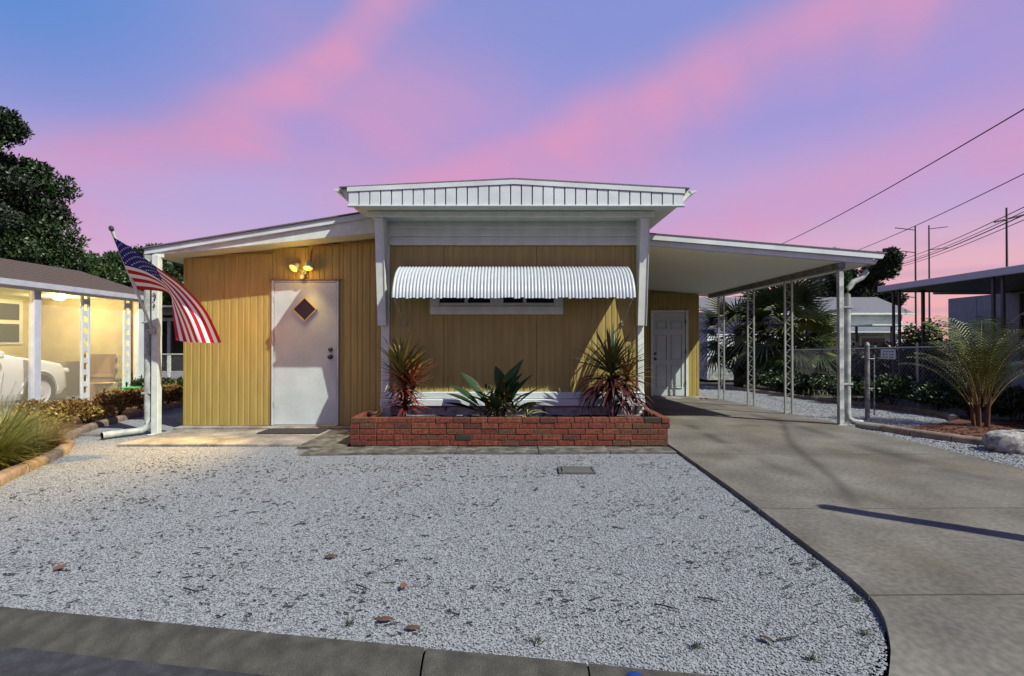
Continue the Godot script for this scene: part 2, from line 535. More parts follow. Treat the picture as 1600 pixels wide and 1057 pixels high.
func build_ground():
	var st := new_st()
	var zs := [60.0, -8.0, -20.0, -600.0]
	for k in 3:
		quad(st, Vector3(-600, -0.09 + gy(zs[k]), zs[k]), Vector3(600, -0.09 + gy(zs[k]), zs[k]), Vector3(600, -0.09 + gy(zs[k + 1]), zs[k + 1]), Vector3(-600, -0.09 + gy(zs[k + 1]), zs[k + 1]), Vector3(0, -50, 0))
	struct("ground", st, M.ground, "dark soil and turf ground around and behind the homes")
	# road in front of the kerb
	# its kerb-side edge follows the kerb: z = -2.175 + 0.168 x, moved 0.25 towards the camera
	st = new_st()
	slab(st, [Vector2(-40, zk(-40) + 0.17), Vector2(40, zk(40) + 0.17), Vector2(40, zk(40) + 9.0), Vector2(-40, zk(-40) + 9.0)], -0.05, 0.03)
	struct("road", st, M.asphalt, "dark grey asphalt road along the front kerb")
	# rolled kerb, in cast lengths
	var kb := Node3D.new()
	kb.name = "kerb"
	add_child(kb)
	kb.set_meta("kind", "structure"); kb.set_meta("label", "stained low concrete kerb between gravel and road"); kb.set_meta("category", "kerb")
	var xs := [-9.0, -6.0, -3.2, -0.35, 0.29, 0.9, 1.6, 4.6, 7.6]
	for k in xs.size() - 1:
		st = new_st()
		var x0: float = xs[k] + 0.004
		var x1: float = xs[k + 1] - 0.004
		var low := 0.03 if x0 > 0.8 else 0.0
		var prof := [[0.0, 0.012 - low], [0.05, 0.009 - low], [0.10, -0.006 - low * 0.6], [0.14, -0.030], [0.175, -0.044], [0.19, -0.054]]
		var g := []
		for pr in prof:
			var row := []
			for q in 5:
				var x: float = lerp(x0, x1, q / 4.0)
				row.append(Vector3(x, pr[1] + rng.randf_range(-0.002, 0.002), zk(x) + pr[0]))
			g.append(row)
		sheet(st, g)
		var zc := zk((x0 + x1) / 2)
		bx(st, Vector3((x0 + x1) / 2, -0.085, zc + 0.09), Vector3(x1 - x0, 0.04, 0.12))
		obj("kerb_length", st, M.kerb, kb)
	# driveway slabs
	var dm := mat(0.262, 0.272, 0.256, 0.82, null, 1.0)
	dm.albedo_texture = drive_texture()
	dm.normal_enabled = true
	var dr := Node3D.new()
	dr.name = "driveway"
	add_child(dr)
	dr.set_meta("kind", "structure"); dr.set_meta("label", "worn concrete driveway running up under the carport"); dr.set_meta("category", "driveway")
	var cuts := [-1.62, -2.62, -3.98, -5.9, -7.95, -10.4, -13.3]
	for k in cuts.size() - 1:
		var za: float = cuts[k] - 0.007
		var zb: float = cuts[k + 1] + 0.007
		var n := 14
		var g := []
		for i in n + 1:
			var z: float = lerp(za, zb, float(i) / n)
			var xl: float = drive_left(z) + (0.002 if k < 5 else 0.0)
			var xr := 4.9 + 0.35 * smoothstep(-4.6, -2.2, z)
			var row := []
			for j in 9:
				var x: float = lerp(xl, xr, j / 8.0)
				row.append(Vector3(x, 0.037 + gy(z) - 0.07 * smoothstep(-2.5, -1.65, z) + 0.003 * sin(x * 3.1 + z * 2.3), z))
			g.append(row)
		st = new_st()
		for i in n:
			for j in 8:
				var q4 := [g[i][j], g[i][j + 1], g[i + 1][j + 1], g[i + 1][j]]
				for q in [0, 2, 1, 0, 3, 2]:
					var p: Vector3 = q4[q]
					st.set_uv(Vector2((p.x - 1.0) / 5.0, (-p.z - 1.0) / 13.0))
					st.set_normal(Vector3.UP)
					st.add_vertex(p)
		# edges of the slab
		var rim := []
		for j in 9: rim.append(g[0][j])
		for i in range(1, n + 1): rim.append(g[i][8])
		for j in range(7, -1, -1): rim.append(g[n][j])
		for i in range(n - 1, 0, -1): rim.append(g[i][0])
		var ctr: Vector3 = g[n / 2][4]
		for i in rim.size():
			var a: Vector3 = rim[i]
			var b: Vector3 = rim[(i + 1) % rim.size()]
			for t in [[a, b, b + Vector3.DOWN * 0.09], [a, b + Vector3.DOWN * 0.09, a + Vector3.DOWN * 0.09]]:
				st.set_uv(Vector2((a.x - 1.0) / 5.0, (-a.z - 1.0) / 13.0))
				tri(st, t[0], t[1], t[2], ctr)
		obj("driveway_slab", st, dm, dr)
	# front walk below the tan door and the strip before the planter
	var wk := Node3D.new()
	wk.name = "front_path"
	add_child(wk)
	wk.set_meta("kind", "structure"); wk.set_meta("label", "pale concrete landing below the tan wall with diamond-window door"); wk.set_meta("category", "path")
	for xx in [[-4.72, -3.62], [-3.612, -2.52]]:
		bp("landing_slab", M.concrete, wk, xx[0], xx[1], -0.04, 0.035, -7.62, -6.5, 0.008)
	bp("threshold_slab", M.concrete, wk, -4.74, -1.77, -0.04, 0.055, -7.84, -7.626, 0.006)
	var ws := Node3D.new()
	ws.name = "planter_path"
	add_child(ws)
	ws.set_meta("kind", "structure"); ws.set_meta("label", "narrow weathered concrete strip along foot of brick planter"); ws.set_meta("category", "path")
	st = new_st()
	slab(st, [Vector2(-2.512, -7.62), Vector2(-1.95, -7.62), Vector2(-1.95, -6.35), Vector2(-2.512, -6.35)], 0.03, 0.07)
	obj("strip_slab", st, M.concrete_dark, ws)
	var sx := [-2.33, -1.72, -0.63, 0.3, 1.1, 1.845]
	for k in sx.size() - 1:
		st = new_st()
		var zf := [-5.96, -6.02, -6.06, -6.05, -6.08, -6.08]
		slab(st, [Vector2(sx[k] + 0.005, zf[k]), Vector2(sx[k + 1] - 0.005, zf[k + 1]), Vector2(sx[k + 1] - 0.005, -6.415), Vector2(sx[k] + 0.005, -6.34 if k == 0 else -6.415)], 0.022 + 0.006 * (k % 2), 0.07)
		obj("strip_slab", st, M.concrete_dark, ws)
	# yard under the loose gravel
	st = new_st()
	slab(st, [Vector2(-5.0, zk(-5.0) - 0.0), Vector2(0.627, zk(0.627)), Vector2(1.2, zk(1.2)), Vector2(1.86, -2.6), Vector2(1.86, -6.4), Vector2(-2.3, -6.5), Vector2(-4.7, -8.0), Vector2(-6.4, -11.0), Vector2(-6.6, -9.0), Vector2(-5.6, -6.9), Vector2(-5.2, -6.1)], 0.0, 0.06)
	struct("gravel_yard", st, M.gravel_bed, "white gravel front yard between kerb and home")
	st = new_st()
	slab(st, [Vector2(4.8, -4.2), Vector2(4.8, -8.0), Vector2(4.4, -13.3), Vector2(4.4, -20.0), Vector2(7.1, -20.0), Vector2(7.4, -12.0), Vector2(7.9, -10.6), Vector2(8.2, -8.0), Vector2(8.2, -4.2)], -0.01, 0.06, true)
	struct("gravel_side_path", st, M.gravel_bed, "white gravel strip between driveway and fence bed")

func zk(x: float) -> float:            # the kerb line
	return -2.155 + 0.168 * x

# ------------------------------------------------------------------ the home
# ribbed vertical metal siding, one sheet
func siding(parent: Node, x0: float, x1: float, y0: float, y1: float, z: float, jag := 0):
	var st := new_st()
	var prof := [Vector2(x0 + 0.0015, -0.006), Vector2(x0 + 0.004, 0.0)]
	var widths := [0.04, 0.075, 0.05, 0.04, 0.075, 0.06]
	var x := -6.0
	var k := 0
	while x < x1:
		x += widths[k % 6]
		k += 1
		if x > x0 + 0.012 and x + 0.034 < x1 - 0.012:
			prof.append(Vector2(x, 0.0)); prof.append(Vector2(x + 0.010, -0.006)); prof.append(Vector2(x + 0.024, -0.006)); prof.append(Vector2(x + 0.034, 0.0))
		x += 0.034
	prof.append(Vector2(x1 - 0.004, 0.0)); prof.append(Vector2(x1 - 0.0015, -0.006))
	for i in prof.size() - 1:
		var a: Vector2 = prof[i]
		var b: Vector2 = prof[i + 1]
		var mid := Vector3((a.x + b.x) / 2, (y0 + y1) / 2, z - 1.0)
		quad(st, Vector3(a.x, y0, z + a.y), Vector3(b.x, y0, z + b.y), Vector3(b.x, y1, z + b.y), Vector3(a.x, y1, z + a.y), mid)
	obj("siding_panel", st, M.tan, parent)

func wing_top(x: float) -> float:      # soffit line of the side wing
	return 2.44 + (x + 4.83) * 0.1035

func build_house():
	var h := thing("mobile_home", "tan ribbed-metal mobile home with white gabled front and brick planter", "mobile home")
	var zm := -7.26
	var zw := -7.8
	# wall cores
	bp("wall", M.tan_back, h, -1.735, 1.745, 0.2, 2.95, zm - 0.03, -16.0, 0.0)
	var st := new_st()
	prism(st, [Vector2(-4.67, 0.05), Vector2(-1.74, 0.05), Vector2(-1.74, 2.78), Vector2(-4.67, 2.46)], zw - 0.03, -13.0)
	obj("wall", st, M.tan_back, h)
	# side wing siding: left of the door, above it, right of it
	siding(h, -4.68, -4.13, 0.06, wing_top(-4.45) - 0.02, zw)
	siding(h, -4.13, -3.44, 0.06, wing_top(-3.9) - 0.02, zw, 1)
	siding(h, -3.44, -2.92, 2.135, wing_top(-3.2) - 0.0, zw, 2)
	siding(h, -2.92, -2.48, 2.135, wing_top(-2.7) - 0.0, zw, 4)
	siding(h, -2.48, -1.735, 0.06, wing_top(-2.3) + 0.05, zw, 1)
	bp("corner_trim", M.tan, h, -4.71, -4.675, 0.06, 2.45, zw - 0.05, zw + 0.012)
	# front siding of the main body, around the window
	for xx in [[-1.63, -0.91], [-0.91, 0.33], [0.33, 1.67]]:
		siding(h, xx[0], xx[1], 0.59, 1.62, zm)
		siding(h, xx[0], xx[1], 2.19, 2.56, zm)
	siding(h, -1.63, -1.09, 1.62, 2.19, zm)
	siding(h, 0.68, 1.67, 1.62, 2.19, zm)
	# white corner posts
	bp("corner_trim", M.white, h, -1.745, -1.632, 0.3, 2.86, zm - 0.06, zm + 0.022, 0.006)
	bp("corner_trim", M.white, h, 1.672, 1.757, 0.3, 2.86, zm - 0.06, zm + 0.022, 0.006)
	# horizontal white boards over the tan wall
	for k in 3:
		st = new_st()
		var y := 2.562 + k * 0.101
		prism(st, [Vector2(0.0, y), Vector2(0.05, y), Vector2(0.052, y + 0.006), Vector2(0.010, y + 0.1), Vector2(0.0, y + 0.116)], -1.63, 1.67, Transform3D(Basis(Vector3(0, 0, 1), Vector3(0, 1, 0), Vector3(1, 0, 0)), Vector3(0, 0, zm)))
		obj("siding_board", st, M.white, h)
	bp("drip_moulding", M.white, h, -1.62, 1.66, 2.542, 2.562, zm, zm + 0.05)
	# cross beam and tapered brackets
	bp("beam", M.white, h, -1.83, 1.80, 2.865, 2.905, zm, zm + 0.31, 0.006)
	bp("beam_lip", M.white, h, -1.85, 1.82, 2.848, 2.925, zm + 0.312, zm + 0.335, 0.006)
	for xb in [-1.765, 1.655]:
		st = new_st()
		prism(st, [Vector2(0.024, 1.47), Vector2(0.115, 1.47), Vector2(0.30, 2.863), Vector2(0.024, 2.863)], xb, xb + 0.105, Transform3D(Basis(Vector3(0, 0, 1), Vector3(0, 1, 0), Vector3(1, 0, 0)), Vector3(0, 0, zm)))
		var br := obj("bracket", st, M.white, h)
		st = new_st()
		prism(st, [Vector2(0.05, 1.463), Vector2(0.128, 1.463), Vector2(0.313, 2.863), Vector2(0.235, 2.863)], xb + 0.107, xb + 0.113, Transform3D(Basis(Vector3(0, 0, 1), Vector3(0, 1, 0), Vector3(1, 0, 0)), Vector3(0, 0, zm)))
		obj("flange", st, M.white, br)
	# gabled roof with boxed eaves
	var zf := -6.72
	st = new_st()
	prism(st, [Vector2(-2.02, 2.965), Vector2(-2.13, 3.145), Vector2(-2.09, 3.175), Vector2(0.03, 3.265), Vector2(2.14, 3.15), Vector2(2.24, 3.10), Vector2(2.1, 2.965), Vector2(1.8, 2.932), Vector2(-1.8, 2.932)], zf - 0.055, -16.2)
	var rf := obj("roof", st, M.white, h)
	st = new_st()
	prism(st, [Vector2(-2.14, 3.165), Vector2(-2.14, 3.178), Vector2(0.03, 3.285), Vector2(2.2, 3.165), Vector2(2.2, 3.150), Vector2(0.03, 3.268)], zf + 0.005, -16.25)
	obj("roof_covering", st, M.roof, rf)
	# gable rail
	for sgn in [-1, 1]:
		st = new_st()
		var xe: float = -2.04 if sgn < 0 else 2.14
		var ye: float = 3.168 if sgn < 0 else 3.145
		prism(st, [Vector2(0.03, 3.262), Vector2(xe, ye), Vector2(xe, ye - 0.055), Vector2(0.03, 3.207)], zf - 0.02, zf + 0.012)
		obj("gable_rail", st, M.white_clean, rf)
	# upright fascia panels, each with its own folded edge
	var px := -2.03
	var n := 31
	var pw := (2.13 + 2.03) / n
	for k in n:
		var x0 := px + k * pw + 0.008
		var x1 := px + (k + 1) * pw - 0.008
		st = new_st()
		var t0 := gable_y(x0) - 0.06
		var t1 := gable_y(x1) - 0.06
		var zj := zf + rng.randf_range(-0.002, 0.002)
		var c := Vector3((x0 + x1) / 2, 3.0, zj - 0.2)
		quad(st, Vector3(x0, 2.945, zj), Vector3(x1, 2.945, zj), Vector3(x1, t1, zj), Vector3(x0, t0, zj), c)
		quad(st, Vector3(x1, 2.945, zj), Vector3(x1, 2.945, zj - 0.05), Vector3(x1, t1, zj - 0.05), Vector3(x1, t1, zj), c)
		quad(st, Vector3(x0, 2.945, zj), Vector3(x0, 2.945, zj - 0.05), Vector3(x0, t0, zj - 0.05), Vector3(x0, t0, zj), c)
		obj("fascia_panel", st, M.white_clean, rf)
	bp("fascia_lip", M.white_clean, rf, -2.04, 2.14, 2.925, 2.945, zf - 0.03, zf + 0.03)
	# eave gutter ends
	for e in [[-2.16, 3.12], [2.24, 3.10]]:
		st = new_st()
		var sg: float = sign(e[0])
		prism(st, [Vector2(e[0], e[1]), Vector2(e[0] + sg * 0.06, e[1] + 0.03), Vector2(e[0] + sg * 0.065, e[1] + 0.045), Vector2(e[0] - sg * 0.02, e[1] + 0.04)], zf - 0.05, -16.0)
		obj("gutter", st, M.white, rf)
	# wing roof
	st = new_st()
	prism(st, [Vector2(-4.98, 2.43), Vector2(-1.75, 2.762), Vector2(-1.75, 3.02), Vector2(-4.98, 2.50)], -7.425, -13.2)
	var wr := obj("wing_roof", st, M.white, h)
	st = new_st()
	prism(st, [Vector2(-5.0, 2.445), Vector2(-1.84, 2.96), Vector2(-1.84, 3.035), Vector2(-5.0, 2.52)], -7.385, -7.42)
	obj("fascia_board", st, M.white_clean, wr)
	st = new_st()
	prism(st, [Vector2(-5.02, 2.521), Vector2(-1.76, 3.053), Vector2(-1.76, 3.07), Vector2(-5.02, 2.537)], -7.36, -13.3)
	obj("roof_covering", st, M.roof, wr)
	bp("rafter_end", M.white, wr, -4.86, -4.74, 2.40, 2.45, -7.41, -7.37)
	# lower trim ledge and skirting
	bp("trim_board", M.white_clean, h, -1.74, 1.757, 0.50, 0.59, zm, zm + 0.05, 0.008)
	bp("trim_board", M.white_clean, h, -1.74, 1.757, 0.405, 0.497, zm, zm + 0.085, 0.008)
	var kx := [-1.735, -0.42, 0.42, 1.75]
	for k in 3:
		bp("skirting_panel", M.skirt, h, kx[k] + 0.004, kx[k + 1] - 0.004, 0.05, 0.385, zm - 0.02, zm + 0.015)
	bp("skirting_post", M.dark_metal, h, 0.40, 0.44, 0.05, 0.39, zm + 0.016, zm + 0.05)
	bp("latch", M.dark_metal, h, -0.89, -0.87, 0.34, 0.40, zm + 0.016, zm + 0.03)
	# window
	var w := bp("window", M.white, h, -1.09, 0.68, 1.62, 1.73, zm, zm + 0.05, 0.006)
	for lim4 in [[-1.09, -0.965, 1.732, 2.188], [0.555, 0.68, 1.732, 2.188], [-0.965, 0.555, 2.10, 2.188], [-0.29, -0.115, 1.732, 2.1]]:
		bp("frame", M.white, w, lim4[0], lim4[1], lim4[2], lim4[3], zm, zm + 0.048, 0.005)
	bp("sill", M.white, w, -0.965, 0.555, 1.732, 1.775, zm - 0.02, zm + 0.03, 0.004)
	for mx in [-0.61, 0.17]:
		bp("mullion", M.white, w, mx - 0.022, mx + 0.022, 1.775, 2.1, zm - 0.02, zm + 0.028, 0.004)
	for pxs in [[-0.963, -0.633], [-0.587, -0.292], [-0.113, 0.147], [0.193, 0.553]]:
		bp("pane", M.glass, w, pxs[0], pxs[1], 1.777, 2.098, zm - 0.015, zm + 0.006, 0.0)
	# slab door with diamond light
	var d := bp("door", M.door, h, -3.405, -2.515, 0.075, 2.105, zw - 0.02, zw + 0.018, 0.004)
	for fr in [[-3.44, -3.41, 0.06, 2.135], [-2.51, -2.48, 0.06, 2.135]]:
		bp("door_frame", M.white_metal, d, fr[0], fr[1], fr[2], fr[3], zw - 0.02, zw + 0.03)
	bp("door_frame", M.white_metal, d, -3.409, -2.511, 2.11, 2.135, zw - 0.02, zw + 0.03)
	bp("drip_cap", M.conduit, d, -3.47, -2.44, 2.138, 2.152, zw - 0.02, zw + 0.06)
	bp("threshold", M.galv, d, -3.42, -2.50, 0.056, 0.072, zw - 0.02, zw + 0.06)
	for hy in [0.35, 1.1, 1.85]:
		st = new_st()
		tube(st, [Vector3(-3.408, hy - 0.05, zw + 0.024), Vector3(-3.408, hy + 0.05, zw + 0.024)], 0.007)
		obj("hinge", st, M.galv, d)
	var dc := Vector3(-2.965, 1.72, zw + 0.02)
	st = new_st()
	var o := 0.178
	var i2 := 0.158
	for q in 4:
		var a0 := PI / 2 * q
		var a1 := PI / 2 * (q + 1)
		var c0 := Vector2(cos(a0), sin(a0))
		var c1 := Vector2(cos(a1), sin(a1))
		prism(st, [c0 * o, c1 * o, c1 * i2, c0 * i2], -0.002, 0.016, Transform3D(Basis(), dc))
	var dw := obj("diamond_window", st, M.brass, d)
	st = new_st()
	prism(st, [Vector2(i2, 0), Vector2(0, i2), Vector2(-i2, 0), Vector2(0, -i2)], -0.004, 0.004, Transform3D(Basis(), dc))
	var gl := mat(0.012, 0.010, 0.006, 0.03)
	gl.metallic_specular = 0.5
	obj("pane", st, gl, dw)
	for ky in [1.145, 1.04]:
		st = new_st()
		var xf := Transform3D(Basis(Vector3(1, 0, 0), PI / 2), Vector3(-2.597, ky, zw + 0.018))
		if ky > 1.1: lathe(st, [Vector2(0.0, 0.03), Vector2(0.018, 0.03), Vector2(0.03, 0.02), Vector2(0.034, 0.0)], xf)
		else: lathe(st, [Vector2(0.0, 0.065), Vector2(0.02, 0.063), Vector2(0.03, 0.05), Vector2(0.027, 0.035), Vector2(0.014, 0.022), Vector2(0.034, 0.012), Vector2(0.036, 0.0)], xf)
		obj("deadbolt" if ky > 1.1 else "door_knob", st, M.dark_metal, d)
	# carport end: rear wall with six panel door
	var zc := -13.3
	var yb := -0.09
	bp("rear_wall", M.tan_back, h, 1.76, 4.56, yb - 0.1, 2.62, zc - 0.06, zc - 3.0, 0.0)
	siding(h, 1.76, 3.38, yb, 2.55, zc, 0)
	siding(h, 3.38, 4.30, yb + 2.13, 2.46, zc, 2)
	siding(h, 4.30, 4.58, yb, 2.42, zc, 1)
	var d2 := bp("door", M.door, h, 3.44, 4.235, yb + 0.03, yb + 2.06, zc - 0.03, zc + 0.02, 0.003)
	for fr in [[3.38, 3.437, yb, yb + 2.12], [4.238, 4.30, yb, yb + 2.12]]:
		bp("door_frame", M.white, d2, fr[0], fr[1], fr[2], fr[3], zc - 0.02, zc + 0.05)
	bp("door_frame", M.white, d2, 3.439, 4.236, yb + 2.063, yb + 2.12, zc - 0.02, zc + 0.05)
	for col in 2:
		var cx := 3.52 + col * 0.365
		for r in [[0.22, 0.78], [0.90, 1.52], [1.66, 1.86]]:
			st = new_st()
			for e in [[cx, cx + 0.27, r[0], r[0] + 0.018], [cx, cx + 0.27, r[1] - 0.018, r[1]], [cx, cx + 0.018, r[0] + 0.018, r[1] - 0.018], [cx + 0.252, cx + 0.27, r[0] + 0.018, r[1] - 0.018]]:
				lim(st, e[0], e[1], yb + e[2], yb + e[3], zc + 0.018, zc + 0.042, 0.004)
			lim(st, cx + 0.045, cx + 0.225, yb + r[0] + 0.045, yb + r[1] - 0.045, zc + 0.018, zc + 0.027, 0.004)
			obj("door_panel", st, M.door, d2)
	for hy in [0.3, 1.05, 1.8]:
		bp("hinge", M.dark_metal, d2, 4.225, 4.245, yb + hy, yb + hy + 0.09, zc + 0.021, zc + 0.055)
	for ky in [1.06, 0.93]:
		st = new_st()
		lathe(st, [Vector2(0.0, 0.05), Vector2(0.025, 0.045), Vector2(0.03, 0.03), Vector2(0.018, 0.015), Vector2(0.035, 0.0)], Transform3D(Basis(Vector3(1, 0, 0), PI / 2), Vector3(3.5, yb + ky, zc + 0.02)))
		obj("door_knob", st, M.dark_metal, d2)
	bp("step", M.concrete, h, 3.3, 4.75, yb - 0.05, yb + 0.028, zc + 0.07, zc + 0.5, 0.01)
	# awning over the window
	build_awning(zm)
	# twin floodlight
	build_floodlight(zw)

func gable_y(x: float) -> float:
	return 3.262 - 0.0454 * (0.03 - x) if x < 0.03 else 3.262 - 0.0555 * (x - 0.03)

func build_awning(zm: float):
	var aw := thing("window_awning", "white corrugated metal awning over the front window", "awning")
	var prof := [Vector2(0.02, 2.235), Vector2(0.16, 2.215), Vector2(0.30, 2.17), Vector2(0.42, 2.10), Vector2(0.51, 2.01), Vector2(0.565, 1.92), Vector2(0.59, 1.84), Vector2(0.598, 1.80)]
	var nr := 72
	var xa := -1.475
	var xb := 1.515
	var pitch := (xb - xa) / nr
	for k in nr:                       # each rolled rib
		var st := new_st()
		var g := []
		var over := rng.randf_range(-0.006, 0.012)
		for i in prof.size():
			var row := []
			var p: Vector2 = prof[i]
			var tn: Vector2 = (prof[min(i + 1, prof.size() - 1)] - prof[max(i - 1, 0)]).normalized()
			var nn := Vector2(-tn.y, tn.x)
			for j in 7:
				var u := j / 6.0
				var a := PI * u
				var off := 0.03 * sin(a)
				var yy := p.y
				if i == prof.size() - 1: yy -= over + 0.012 * sin(a)
				row.append(Vector3(xa + (k + 0.5) * pitch - cos(a) * pitch * 0.5, yy + nn.y * off, zm + p.x + nn.x * off))
			g.append(row)
		sheet(st, g)
		obj("awning_rib", st, M.white_metal, aw)
	for s in [0, 1]:                   # closed ends
		var st := new_st()
		var x: float = xa - 0.004 if s == 0 else xb
		var poly := [Vector2(0.0, 2.235)]
		for p in prof: poly.append(p)
		poly.append(Vector2(0.57, 1.80)); poly.append(Vector2(0.4, 1.95)); poly.append(Vector2(0.0, 2.1))
		prism(st, poly, x, x + 0.004, Transform3D(Basis(Vector3(0, 0, 1), Vector3(0, 1, 0), Vector3(1, 0, 0)), Vector3(0, 0, zm)))
		obj("end_panel", st, M.white_metal, aw)
		st = new_st()
		var xx: float = xa + 0.02 if s == 0 else xb - 0.02
		tube(st, [Vector3(xx, 1.81, zm + 0.56), Vector3(xx + (0.03 if s == 0 else -0.03), 1.50, zm + 0.03)], 0.009, 6)
		bx(st, Vector3(xx + (0.03 if s == 0 else -0.03), 1.50, zm + 0.014), Vector3(0.03, 0.06, 0.025), 0.003)
		obj("support_arm", st, M.white_old, aw)
	bp("top_flashing", M.grey_metal, aw, xa, xb, 2.235, 2.262, zm, zm + 0.05)
	var st2 := new_st()
	tube(st2, [Vector3(xa, 1.81, zm + 0.575), Vector3(xb, 1.81, zm + 0.575)], 0.01, 6)
	obj("front_bar", st2, M.white_metal, aw)

func build_floodlight(zw: float):
	var f := thing("floodlight", "lit twin-head floodlight with motion sensor above the diamond-window door", "floodlight", "", Vector3(-2.98, 2.25, zw))
	var st := new_st()
	lathe(st, [Vector2(0.0, 0.04), Vector2(0.045, 0.036), Vector2(0.055, 0.02), Vector2(0.056, 0.002)], Transform3D(Basis(Vector3(1, 0, 0), PI / 2), Vector3(0, 0.01, 0)))
	obj("mounting_plate", st, M.white_old, f)
	var glow := mat(0.9, 0.75, 0.35, 0.4)
	glow.emission_enabled = true
	glow.emission = Color(1.0, 0.78, 0.28)
	glow.emission_energy_multiplier = 0.85
	var aims := [Vector3(-0.52, -0.86, 0.80), Vector3(0.05, -0.93, 0.36)]
	for s in 2:
		var sg := -1 if s == 0 else 1
		var aim: Vector3 = aims[s].normalized()
		var c := Vector3(sg * 0.105, 0.04, 0.14)
		var y := -aim
		var x := y.cross(Vector3(0, 0, 1)).normalized()
		var xf := Transform3D(Basis(x, y, x.cross(y)), c)
		st = new_st()
		lathe(st, [Vector2(0.0, 0.12), Vector2(0.03, 0.115), Vector2(0.042, 0.09), Vector2(0.05, 0.04), Vector2(0.068, 0.0), Vector2(0.066, -0.002), Vector2(0.048, 0.03)], xf)
		var hd := obj("lamp_head", st, M.white_old, f)
		st = new_st()
		lathe(st, [Vector2(0.062, 0.004), Vector2(0.05, -0.012), Vector2(0.025, -0.02), Vector2(0.0, -0.022)], xf)
		obj("bulb", st, glow, hd)
		st = new_st()
		tube(st, [Vector3(sg * 0.02, 0.02, 0.03), Vector3(sg * 0.07, 0.05, 0.07), c - aim * 0.09], 0.012, 8)
		obj("arm", st, M.white_old, hd)
		var l := SpotLight3D.new()
		l.name = "lamp_light"
		f.add_child(l, true)
		l.position = c + aim * 0.05
		l.basis = Basis.looking_at(aim, Vector3(0, 0, 1))
		l.light_color = Color(1.0, 0.80, 0.42)
		l.light_energy = 24.0 if s == 0 else 1.6
		l.spot_angle = 34.0 if s == 0 else 50.0
		l.spot_angle_attenuation = 1.0
		l.spot_range = 14.0
		l.spot_attenuation = 2.0
		l.light_size = 0.05
		l.shadow_enabled = true
	var om := OmniLight3D.new()
	om.name = "lamp_light"
	f.add_child(om, true)
	om.position = Vector3(0.0, 0.0, 0.26)
	om.light_color = Color(1.0, 0.76, 0.30)
	om.light_energy = 0.09
	om.omni_range = 12.0
	om.omni_attenuation = 2.0
	om.light_size = 0.06
	om.shadow_enabled = true
	st = new_st()
	lathe(st, [Vector2(0.0, -0.06), Vector2(0.022, -0.055), Vector2(0.032, -0.035), Vector2(0.034, -0.01), Vector2(0.024, 0.02), Vector2(0.0, 0.025)], Transform3D(Basis(Vector3(1, 0, 0), -0.4), Vector3(0, -0.06, 0.07)))
	tube(st, [Vector3(0, 0.0, 0.03), Vector3(0, -0.04, 0.06)], 0.01, 6)
	obj("motion_sensor", st, M.white_old, f)
	st = new_st()
	tube(st, [Vector3(0.075, 0.05, 0.02), Vector3(0.085, 0.20, 0.02), Vector3(0.095, 0.29, 0.022), Vector3(0.125, 0.345, 0.022), Vector3(0.19, 0.365, 0.022), Vector3(0.6, 0.40, 0.022), Vector3(1.2, 0.455, 0.022)], 0.011, 8)
	obj("conduit", st, M.conduit, f)

# ------------------------------------------------------------------ carport
func cp_y(x: float) -> float:          # underside of the carport roof
	return 2.66 - (x - 2.0) * 0.083

